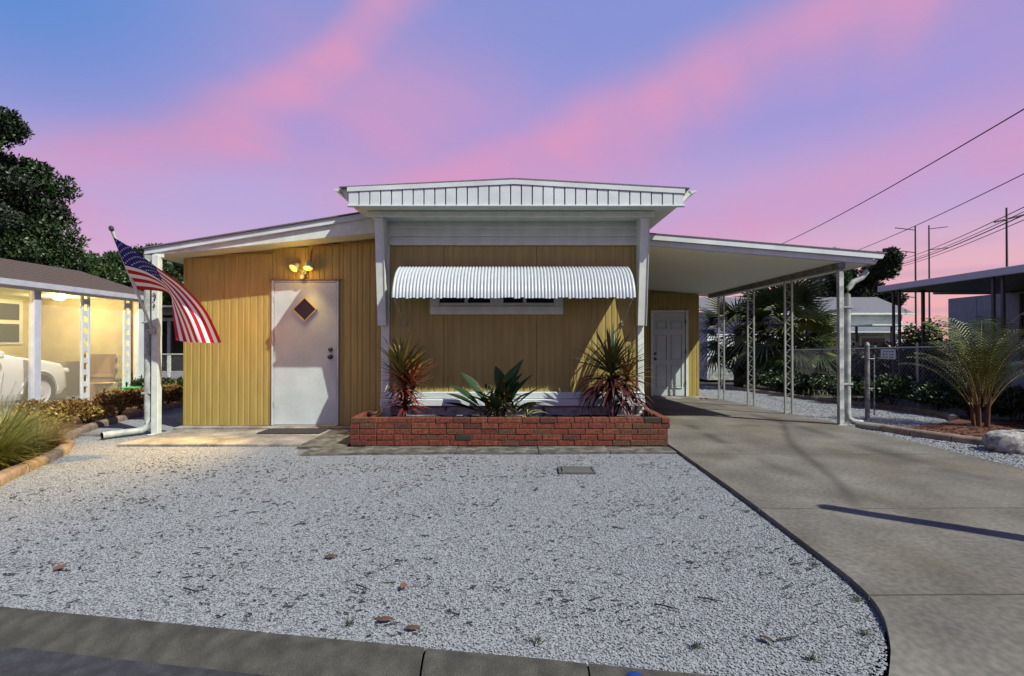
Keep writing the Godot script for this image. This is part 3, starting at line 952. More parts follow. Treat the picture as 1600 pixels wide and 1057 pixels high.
func build_carport():
	var c := thing("carport", "white flat-roofed metal carport over the concrete driveway", "carport")
	var z0 := -7.9
	var z1 := -13.25
	var st := new_st()
	prism(st, [Vector2(1.76, cp_y(1.76)), Vector2(5.22, cp_y(5.22)), Vector2(5.22, cp_y(5.22) + 0.09), Vector2(1.76, cp_y(1.76) + 0.09)], z0 - 0.02, -13.9)
	var rf := obj("roof", st, M.ceiling, c)
	# ceiling pans with small lapped seams
	var k := 0
	while k < 17:
		var za := z0 - 0.06 - k * 0.32
		st = new_st()
		prism(st, [Vector2(1.78, cp_y(1.78) - 0.012), Vector2(5.2, cp_y(5.2) - 0.012), Vector2(5.2, cp_y(5.2) - 0.003), Vector2(1.78, cp_y(1.78) - 0.003)], za - 0.003, za - 0.312)
		obj("ceiling_panel", st, M.ceiling, rf)
		k += 1
	# front fascia: stepped folded metal
	st = new_st()
	prism(st, [Vector2(1.98, cp_y(1.98) + 0.00), Vector2(5.25, cp_y(5.25) + 0.00), Vector2(5.25, cp_y(5.25) + 0.075), Vector2(1.98, cp_y(1.98) + 0.075)], z0, z0 - 0.03)
	obj("fascia_board", st, M.white_clean, rf)
	st = new_st()
	prism(st, [Vector2(1.98, cp_y(1.98) + 0.078), Vector2(5.36, cp_y(5.36) + 0.078), Vector2(5.40, cp_y(5.40) + 0.155), Vector2(1.98, cp_y(1.98) + 0.155)], z0 + 0.045, z0 - 0.03)
	obj("fascia_board", st, M.white_clean, rf)
	st = new_st()
	prism(st, [Vector2(1.98, cp_y(1.98) + 0.158), Vector2(5.42, cp_y(5.42) + 0.158), Vector2(5.42, cp_y(5.42) + 0.172), Vector2(1.98, cp_y(1.98) + 0.172)], z0 + 0.055, -13.9)
	obj("roof_covering", st, M.roof, rf)
	# side gutter
	st = new_st()
	prism(st, [Vector2(5.222, cp_y(5.22) - 0.0), Vector2(5.30, cp_y(5.3) - 0.0), Vector2(5.35, cp_y(5.35) + 0.07), Vector2(5.222, cp_y(5.22) + 0.07)], z0 - 0.035, -13.9)
	obj("gutter", st, M.white, rf)
	# long beam over the posts
	var xp := 4.83
	st = new_st()
	lim(st, xp - 0.05, xp + 0.05, cp_y(xp) - 0.10, cp_y(xp) - 0.014, z0 - 0.05, z1, 0.005)
	obj("beam", st, M.grey_metal, c)
	# posts: the front one is a single square tube, the others are pairs with scrollwork
	var zs := [-8.0, -9.5, -11.0, -12.55]
	for i in 4:
		var y0 := 0.034 + gy(zs[i])
		var yt := cp_y(xp) - 0.10
		if i == 0:
			st = new_st()
			lim(st, xp - 0.036, xp + 0.036, y0, yt, zs[i] - 0.036, zs[i] + 0.036, 0.006)
			lim(st, xp - 0.06, xp + 0.06, y0, y0 + 0.008, zs[i] - 0.06, zs[i] + 0.06, 0.002)
			obj("post", st, M.white_old, c)
		else:
			var p := Node3D.new()
			p.name = "post"
			c.add_child(p, true)
			for s in [-1, 1]:
				st = new_st()
				lim(st, xp + s * 0.062 - 0.016, xp + s * 0.062 + 0.016, y0, yt, zs[i] - 0.016, zs[i] + 0.016, 0.003)
				obj("upright", st, M.galv, p)
			st = new_st()
			var y := y0 + 0.16
			while y < yt - 0.1:
				# S-shaped flat scrolls
				var pts := []
				for q in 13:
					var t := q / 12.0
					pts.append(Vector3(xp + 0.043 * sin(t * TAU), y + 0.17 * t, zs[i]))
				tube(st, pts, 0.0055, 5)
				y += 0.19
			obj("scrollwork", st, M.galv, p)
	# downspout with its offset bend
	st = new_st()
	var zd := -8.02
	tube(st, [Vector3(5.24, cp_y(5.24) - 0.01, zd), Vector3(5.23, 2.29, zd), Vector3(5.16, 2.20, zd), Vector3(5.04, 2.14, zd), Vector3(4.97, 2.05, zd), Vector3(4.95, 1.95, zd), Vector3(4.945, 0.22, zd), Vector3(4.955, 0.13, zd + 0.01), Vector3(5.0, 0.085, zd + 0.05), Vector3(5.1, 0.075, zd + 0.12)], 0.042, 12)
	obj("downspout", st, M.white_old, c)
	for yy in [0.62, 1.75]:
		st = new_st()
		lim(st, 4.87, 5.0, yy, yy + 0.03, zd - 0.048, zd + 0.048, 0.003)
		obj("strap", st, M.white_old, c)
	st = new_st()
	tube(st, [Vector3(5.0, 0.05, zd + 0.12), Vector3(5.25, 0.045, zd + 0.42)], 0.055, 12)
	var o := obj("drain_pipe", st, M.concrete)
	tag(o, "short grey drain pipe lying at foot of carport downspout", "pipe")

# ------------------------------------------------------------------ planter
func brick_mesh(len_: float, seed_: int) -> ArrayMesh:
	var st := new_st()
	bx(st, Vector3.ZERO, Vector3(len_, 0.0625, 0.095), 0.006)
	return st.commit()

func build_planter():
	var p := thing("brick_planter", "low red brick planter bed before the front window", "planter")
	var ch := 0.0665
	var y0 := 0.03
	var X0 := -1.90
	var X1 := 1.845
	var zf := -6.40
	var core := new_st()
	lim(core, X0 + 0.012, X1 - 0.012, y0, y0 + 5 * ch - 0.012, zf - 0.088, zf - 0.007, 0.0)
	lim(core, X0 + 0.012, X0 + 0.082, y0, y0 + 5 * ch - 0.012, -7.3, zf - 0.09, 0.0)
	lim(core, X1 - 0.082, X1 - 0.012, y0, y0 + 5 * ch - 0.012, -7.6, zf - 0.09, 0.0)
	obj("mortar", core, M.mortar, p)
	var meshes := [brick_mesh(0.196, 1), brick_mesh(0.096, 2), brick_mesh(0.235, 3)]
	var lens := [0.196, 0.096, 0.235]
	for r in 5:
		var y := y0 + (r + 0.5) * ch
		# front
		var x := X0
		var k := 0
		if r % 2 == 1:
			put_brick(p, meshes[1], Vector3(x + 0.048, y, zf - 0.0475), 0.0); x += 0.105
		elif r == 2:
			put_brick(p, meshes[1], Vector3(x + 0.048, y, zf - 0.0475), 0.0); x += 0.105
		while x < X1 - 0.06:
			var t := 0
			var u := rng.randf()
			if u < 0.07: t = 1
			elif u < 0.16: t = 2
			if x + lens[t] > X1 + 0.02: t = 0
			if x + lens[t] > X1 + 0.02: t = 1
			if x + lens[t] > X1 + 0.03: break
			put_brick(p, meshes[t], Vector3(x + lens[t] / 2, y, zf - 0.0475 + rng.randf_range(-0.004, 0.005)), 0.0)
			x += lens[t] + 0.0085
		# ends
		for e in [[X0 + 0.0475, -7.28], [X1 - 0.0475, -7.62]]:
			var z: float = zf - 0.105 - (0.1 if r % 2 == 0 else 0.0)
			if r % 2 == 0: put_brick(p, meshes[1], Vector3(e[0], y, zf - 0.1525), PI / 2)
			while z > e[1] + 0.1:
				put_brick(p, meshes[0], Vector3(e[0] + rng.randf_range(-0.004, 0.004), y, z - 0.098), PI / 2)
				z -= 0.2045
	var st := new_st()
	var g := []
	for i in 9:
		var row := []
		for j in 30:
			row.append(Vector3(lerp(X0 + 0.08, X1 - 0.08, j / 29.0), 0.27 + rng.randf_range(-0.012, 0.02), lerp(-7.27, zf - 0.09, i / 8.0)))
		g.append(row)
	sheet(st, g)
	obj("soil", st, M.soil, p)
	st = new_st()
	slab(st, [Vector2(1.755, -7.27), Vector2(X1 - 0.09, -7.27), Vector2(X1 - 0.09, -7.6), Vector2(1.755, -7.6)], 0.26, 0.1)
	obj("soil", st, M.soil, p)

func put_brick(p: Node, m: Mesh, at: Vector3, turn: float):
	var u := rng.randf()
	var mi := 0
	if u < 0.3: mi = 0
	elif u < 0.52: mi = 1
	elif u < 0.7: mi = 2
	elif u < 0.85: mi = 3
	elif u < 0.975: mi = 4
	else: mi = 5
	var b := obj("brick", m, M.bricks[mi], p)
	b.position = at
	b.rotation = Vector3(rng.randf_range(-0.012, 0.012), turn + rng.randf_range(-0.012, 0.012), rng.randf_range(-0.012, 0.012))

# ------------------------------------------------------------------ plants
# a leaf growing along +y and bending to +z; shape: [[t, half width share]...]
func blade(len_: float, w: float, bend: float, cm: Color, ce: Color, shape: Array, segs := 6, fold := 0.25) -> ArrayMesh:
	var st := new_st()
	var rows := []
	var p := Vector3.ZERO
	for i in segs + 1:
		var t := float(i) / segs
		var a := bend * t
		if i > 0: p += Vector3(0, cos(a), sin(a)) * (len_ / segs)
		var s := 0.0
		for k in shape.size() - 1:
			if t >= shape[k][0] and t <= shape[k + 1][0]:
				s = lerp(shape[k][1], shape[k + 1][1], (t - shape[k][0]) / (shape[k + 1][0] - shape[k][0]))
		var up := Vector3(0, sin(a), -cos(a))
		rows.append([p + Vector3(-w * s, 0, 0) + up * w * s * fold, p, p + Vector3(w * s, 0, 0) + up * w * s * fold, up])
	for i in segs:
		for j in 2:
			for q in [[i, j], [i, j + 1], [i + 1, j + 1], [i, j], [i + 1, j + 1], [i + 1, j]]:
				st.set_color(cm if q[1] == 1 else ce)
				st.set_normal((rows[q[0]][3] + Vector3((1 - q[1]) * 0.3, 0, 0)).normalized())
				st.add_vertex(rows[q[0]][q[1]])
	return st.commit()

func place_leaf(parent: Node, called: String, m: Mesh, mt: Material, at: Vector3, az: float, tilt: float, sc := 1.0):
	var o := obj(called, m, mt, parent)
	o.transform = Transform3D(Basis(Vector3.UP, az) * Basis(Vector3.RIGHT, tilt) * Basis(Vector3.UP, rng.randf_range(-0.4, 0.4)) * Basis.from_scale(Vector3.ONE * sc), at)

func rosette(parent: Node, meshes: Array, at: Vector3, n: int, t0: float, t1: float, s0: float, s1: float, called := "leaf"):
	for k in n:
		var u := (k + 0.5) / n
		place_leaf(parent, called, meshes[rng.randi() % meshes.size()], M.leaf, at + Vector3(rng.randf_range(-0.015, 0.015), -0.10 * u + rng.randf_range(-0.02, 0.02), rng.randf_range(-0.015, 0.015)), k * 2.39996 + rng.randf_range(-0.3, 0.3), lerp(t0, t1, pow(u, 0.8)) + rng.randf_range(-0.1, 0.1), rng.randf_range(s0, s1))

func build_plants():
	var sword := [[0.0, 0.45], [0.15, 0.75], [0.4, 1.0], [0.75, 0.6], [1.0, 0.02]]
	var oval := [[0.0, 0.06], [0.42, 0.07], [0.5, 0.55], [0.68, 1.0], [0.85, 0.75], [1.0, 0.03]]
	var yel := Color(0.21, 0.155, 0.035)
	var grn := Color(0.035, 0.052, 0.013)
	var red := Color(0.20, 0.028, 0.016)
	var org := Color(0.34, 0.10, 0.03)
	var mar := Color(0.055, 0.012, 0.012)
	var dk := Color(0.014, 0.028, 0.011)
	var top := [blade(0.50, 0.021, 0.3, grn, yel, sword), blade(0.46, 0.019, 0.5, grn, yel, sword), blade(0.44, 0.020, 0.2, Color(0.09, 0.10, 0.025), yel * 0.8, sword)]
	var topr := [blade(0.46, 0.018, 0.3, org * 0.7, red, sword), blade(0.42, 0.016, 0.55, Color(0.12, 0.08, 0.02), org, sword)]
	var low := [blade(0.36, 0.02, 0.9, mar, red * 0.7, sword), blade(0.32, 0.018, 1.4, mar, mar * 1.8, sword), blade(0.38, 0.018, 0.7, red * 0.5, red, sword)]
	# left ti plant
	var p := thing("ti_plant", "spiky ti plant with yellow-edged crown and red lower leaves at planter's door end", "plant", "plants in the brick planter", Vector3(-1.36, 0.26, -6.85))
	var st := new_st()
	tube(st, [Vector3(0, -0.05, 0), Vector3(0.01, 0.3, 0.0), Vector3(0.0, 0.55, 0.0)], [0.022, 0.018, 0.013], 7)
	tube(st, [Vector3(0, 0.0, 0), Vector3(0.08, 0.25, 0.02), Vector3(0.13, 0.42, 0.03)], [0.018, 0.015, 0.011], 7)
	obj("stem", st, M.bark, p)
	rosette(p, top, Vector3(-0.02, 0.58, 0), 84, 0.03, 1.0, 0.75, 1.02)
	rosette(p, topr, Vector3(0.10, 0.46, 0.03), 34, 0.2, 1.0, 0.75, 0.95)
	rosette(p, low, Vector3(0.0, 0.44, 0.02), 60, 0.5, 1.6, 0.75, 0.95)
	rosette(p, low, Vector3(0.02, 0.24, 0.02), 60, 0.5, 1.4, 0.65, 0.9)
	p.scale = Vector3.ONE * 1.12
	# right ti plant, dark and drooping below
	var q := thing("ti_plant", "large dark spiky ti plant with maroon drooping skirt by the carport corner", "plant", "plants in the brick planter", Vector3(1.28, 0.26, -6.85))
	st = new_st()
	tube(st, [Vector3(0, -0.05, 0), Vector3(-0.02, 0.3, 0.0), Vector3(-0.03, 0.6, 0.0)], [0.024, 0.019, 0.014], 7)
	tube(st, [Vector3(0, 0.0, 0), Vector3(0.1, 0.3, 0.02), Vector3(0.15, 0.5, 0.0)], [0.02, 0.016, 0.012], 7)
	obj("stem", st, M.bark, q)
	var top2 := [blade(0.55, 0.017, 0.3, dk * 1.6, grn, sword), blade(0.5, 0.016, 0.55, dk * 2.0, yel * 0.6, sword), blade(0.56, 0.018, 0.2, grn * 0.7, Color(0.10, 0.05, 0.02), sword)]
	var skirt := [blade(0.55, 0.022, 1.9, mar * 0.6, mar, sword, 9), blade(0.5, 0.02, 1.5, mar * 0.5, red * 0.3, sword, 9), blade(0.58, 0.02, 2.1, mar * 0.5, mar * 1.2, sword, 9)]
	rosette(q, top2, Vector3(-0.03, 0.64, 0), 95, 0.03, 1.2, 0.8, 1.05)
	rosette(q, [top2[1], top[1], topr[1]], Vector3(0.15, 0.56, 0.02), 54, 0.1, 1.4, 0.7, 0.9)
	rosette(q, skirt, Vector3(-0.03, 0.44, 0.03), 90, 0.5, 1.3, 0.8, 1.0)
	rosette(q, skirt, Vector3(0.12, 0.30, 0.05), 46, 0.6, 1.4, 0.6, 0.85)
	q.scale = Vector3(1.12, 1.08, 1.12)
	# broad-leaved plant between them
	var b := thing("bird_of_paradise", "glossy broad-leaved green plant in the middle of the brick planter", "plant", "plants in the brick planter", Vector3(-0.15, 0.26, -6.82))
	var dg := Color(0.008, 0.026, 0.009)
	var broad := [blade(0.62, 0.075, 0.25, dg * 1.6, dg, oval, 10, 0.35), blade(0.56, 0.07, 0.5, dg * 1.4, dg * 1.2, oval, 10, 0.3), blade(0.50, 0.062, 0.9, dg, dg * 1.5, oval, 10, 0.3)]
	var spots := [[1.2, 0.12, 1.18], [1.0, 0.28, 1.05], [1.9, 0.35, 0.95], [1.55, 0.5, 0.9], [-1.5, 0.72, 0.92], [-1.2, 0.6, 0.8], [-1.7, 1.12, 0.95], [-1.5, 1.45, 0.75], [0.2, 0.2, 0.85], [-0.5, 0.3, 0.8], [0.7, 0.4, 0.8], [2.6, 0.3, 0.9], [3.3, 0.35, 0.85], [-2.4, 0.4, 0.8], [1.5, 0.9, 0.8], [0.0, 0.55, 0.7], [-0.9, 0.1, 0.95], [1.3, 0.65, 1.0], [1.75, 0.22, 1.1], [0.4, 0.3, 1.0], [-1.0, 0.9, 1.0], [-1.9, 0.5, 1.0], [1.4, 1.1, 0.9], [-0.3, 0.6, 0.85], [0.9, 0.15, 1.0], [-1.4, 0.25, 0.9]]
	for s in spots:
		place_leaf(b, "leaf", broad[rng.randi() % 3], M.leaf, Vector3(rng.randf_range(-0.05, 0.05), 0.0, rng.randf_range(-0.05, 0.05)), s[0], s[1], s[2])
	b.scale = Vector3(1.4, 1.22, 1.4)
	# croton beside it
	var c := thing("croton_shrub", "small croton with yellow-streaked narrow leaves beside broad-leaved planter plant", "plant", "plants in the brick planter", Vector3(-0.16, 0.26, -6.66))
	var slim := [[0.0, 0.15], [0.3, 0.8], [0.55, 1.0], [0.8, 0.7], [1.0, 0.03]]
	var crot := [blade(0.16, 0.017, 0.6, yel, dk * 1.2, slim), blade(0.18, 0.019, 0.5, dk, yel * 0.35, slim), blade(0.15, 0.018, 0.8, grn * 0.5, dk, slim), blade(0.17, 0.018, 0.5, dk * 0.8, dk, slim)]
	st = new_st()
	for k in 5:
		tube(st, [Vector3(0, -0.03, 0), Vector3(-0.16 + k * 0.08, 0.34, rng.randf_range(-0.05, 0.05))], [0.009, 0.006], 5)
	obj("stem", st, M.bark, c)
	for k in 5:
		for j in 3:
			rosette(c, crot, Vector3(-0.16 + k * 0.08, 0.36 - j * 0.10 + rng.randf_range(-0.04, 0.06), rng.randf_range(-0.04, 0.04)), 9, 0.2, 1.5, 0.8, 1.15)
	rosette(c, [blade(0.09, 0.013, 0.4, Color(0.32, 0.06, 0.02), Color(0.25, 0.04, 0.02), slim)], Vector3(0.07, 0.47, 0.0), 14, 0.1, 1.5, 0.7, 1.0)
	# variegated strappy plant on the right of the middle group
	var v := thing("spider_plant", "pale striped strappy plant right of broad-leaved planter plant", "plant", "plants in the brick planter", Vector3(0.17, 0.27, -6.78))
	var strap := [blade(0.34, 0.011, 1.6, Color(0.45, 0.42, 0.22), Color(0.1, 0.13, 0.04), sword, 8), blade(0.30, 0.010, 1.2, Color(0.16, 0.17, 0.06), Color(0.42, 0.40, 0.24), sword, 8)]
	rosette(v, strap, Vector3(0, 0.1, 0), 30, 0.1, 1.2, 0.8, 1.1)

# crown of leaf clumps: one MultiMesh
func leaf_clump(size: float, n: int, seed_: int) -> ArrayMesh:
	var r := RandomNumberGenerator.new()
	r.seed = seed_
	var st := new_st()
	for k in n:
		var d := Vector3(r.randf_range(-1, 1), r.randf_range(-0.7, 1), r.randf_range(-1, 1)).normalized()
		var s := d.cross(Vector3(r.randf_range(-1, 1), r.randf_range(-1, 1), r.randf_range(-1, 1))).normalized()
		var nn := s.cross(d).normalized()
		if nn.y < 0: nn = -nn
		var a := d * size * r.randf_range(0.0, 0.5)
		var l := size * r.randf_range(0.45, 0.75)
		var w := l * 0.27
		var pts := [a, a + d * l * 0.5 + s * w + nn * w * 0.3, a + d * l - nn * l * 0.12, a + d * l * 0.5 - s * w + nn * w * 0.3]
		var sh := r.randf_range(0.7, 1.2)
		var cc := Color(sh, sh, sh)
		ctri(st, pts[0], pts[1], pts[2], nn, cc, cc, cc)
		ctri(st, pts[0], pts[2], pts[3], nn, cc, cc, cc)
	return st.commit()

func crown(parent: Node, called: String, blobs: Array, count: int, size: float, cols: Array, clump: ArrayMesh) -> MeshInstance3D:
	var arr := clump.surface_get_arrays(0)
	var bv: PackedVector3Array = arr[Mesh.ARRAY_VERTEX]
	var bn: PackedVector3Array = arr[Mesh.ARRAY_NORMAL]
	var bc: PackedColorArray = arr[Mesh.ARRAY_COLOR]
	var nv := bv.size()
	var V := PackedVector3Array()
	var N := PackedVector3Array()
	var K := PackedColorArray()
	V.resize(count * nv); N.resize(count * nv); K.resize(count * nv)
	var tot := 0.0
	for b in blobs: tot += b[1] * b[1]
	var i := 0
	for bi in blobs.size():
		var b: Array = blobs[bi]
		var n := int(count * b[1] * b[1] / tot)
		if bi == blobs.size() - 1: n = count - i
		var tint: Color = cols[rng.randi() % cols.size()]
		var fl: float = b[2] if b.size() > 2 else 0.8
		for k in n:
			if i >= count: break
			var d := Vector3(rng.randfn(), rng.randfn(), rng.randfn()).normalized()
			var r: float = b[1] * (1.0 - 0.55 * pow(rng.randf(), 1.6)) * rng.randf_range(0.88, 1.1)
			var pos: Vector3 = b[0] + Vector3(d.x, d.y * fl, d.z) * r
			var rot := Basis(Vector3.UP, rng.randf() * TAU) * Basis(Vector3.RIGHT, rng.randf_range(-0.8, 0.8))
			var sc := size * rng.randf_range(0.7, 1.3)
			var v := rng.randf_range(0.75, 1.25)
			var c := Color(tint.r * v, tint.g * v, tint.b * v)
			var o := i * nv
			for q in nv:
				V[o + q] = pos + rot * bv[q] * sc
				N[o + q] = rot * bn[q]
				K[o + q] = c * bc[q].r
			i += 1
	var out := []
	out.resize(Mesh.ARRAY_MAX)
	out[Mesh.ARRAY_VERTEX] = V
	out[Mesh.ARRAY_NORMAL] = N
	out[Mesh.ARRAY_COLOR] = K
	var am := ArrayMesh.new()
	am.add_surface_from_arrays(Mesh.PRIMITIVE_TRIANGLES, out)
	return obj(called, am, M.leaf, parent)

func blob_set(c: Vector3, rx: float, ry: float, n: int, r0: float, r1: float) -> Array:
	var out := []
	for k in n:
		var d := Vector3(rng.randfn(), rng.randfn(), rng.randfn()).normalized() * pow(rng.randf(), 0.4)
		out.append([c + Vector3(d.x * rx, d.y * ry, d.z * rx), rng.randf_range(r0, r1)])
	return out

func tree(label: String, at: Vector3, h: float, c: Vector3, rx: float, ry: float, n: int, r0: float, r1: float, leaves: int, size: float, cols: Array, group: String):
	var t := thing("leafy_tree", label, "tree", group, at)
	var st := new_st()
	tube(st, [Vector3(0, -0.3, 0), Vector3(0.1, h * 0.25, 0), Vector3(-0.05, h * 0.5, 0.1), Vector3(0.05, h * 0.8, 0)], [h * 0.035, h * 0.028, h * 0.02, h * 0.008], 9)
	var blobs := blob_set(c, rx, ry, n, r0, r1)
	for k in min(9, n):
		var b: Vector3 = blobs[k][0]
		var s := Vector3(0, h * rng.randf_range(0.2, 0.5), 0)
		tube(st, [s, s.lerp(b, 0.5) + Vector3(0, -0.2, 0), b], [h * 0.014, h * 0.009, h * 0.003], 6)
	obj("trunk", st, M.bark, t)
	crown(t, "crown", blobs, leaves, size, cols, leaf_clump(1.0, 7, 5))

# low bushes
func bush(label: String, called: String, at: Vector3, r: float, h: float, leaves: int, size: float, cols: Array, group: String, category := "bush"):
	var t := thing(called, label, category, group, at)
	var st := new_st()
	var blobs := []
	for k in 7:
		var a := TAU * k / 7.0 + rng.randf()
		var p := Vector3(cos(a) * r * 0.5, h * rng.randf_range(0.4, 0.72), sin(a) * r * 0.5)
		blobs.append([p, r * rng.randf_range(0.4, 0.6), h / r * 0.6])
		tube(st, [Vector3(0, -0.03, 0), p * 0.6 + Vector3(0, -0.02, 0), p], [0.01, 0.007, 0.004], 5)
	obj("stem", st, M.bark, t)
	crown(t, "foliage", blobs, leaves, size, cols, leaf_clump(1.0, 6, 8))

func grass_clump(label: String, at: Vector3, n: int, h: float, spread: float, cols: Array):
	var t := thing("fountain_grass", label, "ornamental grass", "grass clumps in the neighbour's bed", at)
	var st := new_st()
	for k in n:
		var az := rng.randf() * TAU
		var tilt := rng.randf_range(0.05, 0.75)
		var bend := rng.randf_range(0.5, 1.5)
		var l := h * rng.randf_range(0.7, 1.35)
		var p := Vector3(cos(az), 0, sin(az)) * spread * sqrt(rng.randf()) * 0.5
		var c: Color = cols[rng.randi() % cols.size()]
		c = c * rng.randf_range(0.7, 1.3)
		var out := Vector3(cos(az), 0, sin(az))
		var side := Vector3(-sin(az), 0, cos(az))
		var w := rng.randf_range(0.0035, 0.0065)
		var last := p
		var lw := w
		for i in 5:
			var a := tilt + bend * (i + 0.5) / 5.0
			var nxt := last + (out * sin(a) + Vector3.UP * cos(a)) * l / 5.0
			var nw := w * (1.0 - (i + 1) / 5.2)
			var nn := (out * -cos(a) + Vector3.UP * sin(a)).normalized()
			ctri(st, last - side * lw, nxt + side * nw, last + side * lw, nn, c, c, c)
			ctri(st, last - side * lw, nxt - side * nw, nxt + side * nw, nn, c, c, c)
			last = nxt; lw = nw
	obj("blades", st, M.leaf, t)

# kerb-stone edging along a path, one block after another
func edging(called: String, label: String, pts: Array, w: float, h: float, len_: float, m: Material):
	var e := thing(called, label, "edging")
	var cv := Curve3D.new()
	for i in pts.size():
		var prev: Vector3 = pts[max(i - 1, 0)]
		var nxt: Vector3 = pts[min(i + 1, pts.size() - 1)]
		var tn := (nxt - prev) / 6.0
		cv.add_point(pts[i], -tn, tn)
	var L := cv.get_baked_length()
	var n := int(ceil(L / len_))
	for k in n:
		var a := cv.sample_baked(L * k / n)
		var b := cv.sample_baked(L * (k + 1) / n)
		var g := []
		var prof := [[-0.5, -0.06], [-0.5, 0.62], [-0.36, 0.9], [-0.12, 1.0], [0.12, 1.0], [0.36, 0.9], [0.5, 0.62], [0.5, -0.06]]
		var st := new_st()
		var sub := 4
		for q in sub + 1:
			var f := (k + 0.012 + (1.0 - 0.024) * q / sub) / n
			var p := cv.sample_baked(L * f)
			var d := (cv.sample_baked(min(L, L * f + 0.02)) - cv.sample_baked(max(0.0, L * f - 0.02))).normalized()
			var s := d.cross(Vector3.UP).normalized()
			var row := []
			for pr in prof: row.append(p + s * pr[0] * w + Vector3.UP * (pr[1] * h + (rng.randf_range(-0.004, 0.004) if pr[1] > 0 else 0.0)))
			g.append(row)
		sheet(st, g)
		for e2 in [0, sub]:
			var inner: Vector3 = (a + b) / 2
			for j in range(1, 6): tri(st, g[e2][0], g[e2][j], g[e2][j + 1], inner)
			tri(st, g[e2][0], g[e2][6], g[e2][7], inner)
		obj("edging_block", st, m, e)

# ------------------------------------------------------------------ left side: flag, posts, neighbour's porch
func flag_texture() -> ImageTexture:
	var w := 494
	var h := 260
	var img := Image.create(w, h, false, Image.FORMAT_RGB8)
	for k in 13:
		img.fill_rect(Rect2i(0, k * 20, w, 20), Color(0.68, 0.015, 0.07) if k % 2 == 0 else Color(0.92, 0.88, 0.90))
	img.fill_rect(Rect2i(0, 0, 198, 140), Color(0.04, 0.09, 0.45))
	for r in 9:
		for c in (6 if r % 2 == 0 else 5):
			var cx := 198.0 / 12.0 * ((c * 2 + 1) if r % 2 == 0 else (c * 2 + 2))
			var cy := 14.0 * (r + 1)
			var poly := PackedVector2Array()
			for q in 10:
				var a := -PI / 2 + PI * q / 5.0
				var rr := 5.4 if q % 2 == 0 else 2.2
				poly.append(Vector2(cx + cos(a) * rr, cy + sin(a) * rr))
			for y in range(int(cy) - 7, int(cy) + 8):
				for x in range(int(cx) - 7, int(cx) + 8):
					if Geometry2D.is_point_in_polygon(Vector2(x + 0.5, y + 0.5), poly): img.set_pixel(x, y, Color(0.93, 0.92, 0.92))
	img.generate_mipmaps()
	return ImageTexture.create_from_image(img)

func cat(a: Array, t: float) -> Vector3:
	var n := a.size() - 1
	var f := t * n
	var i: int = min(int(f), n - 1)
	var u := f - i
	var p0: Vector3 = a[max(i - 1, 0)]
	var p1: Vector3 = a[i]
	var p2: Vector3 = a[i + 1]
	var p3: Vector3 = a[min(i + 2, n)]
	return 0.5 * ((2 * p1) + (p2 - p0) * u + (2 * p0 - 5 * p1 + 4 * p2 - p3) * u * u + (3 * p1 - p0 - 3 * p2 + p3) * u * u * u)

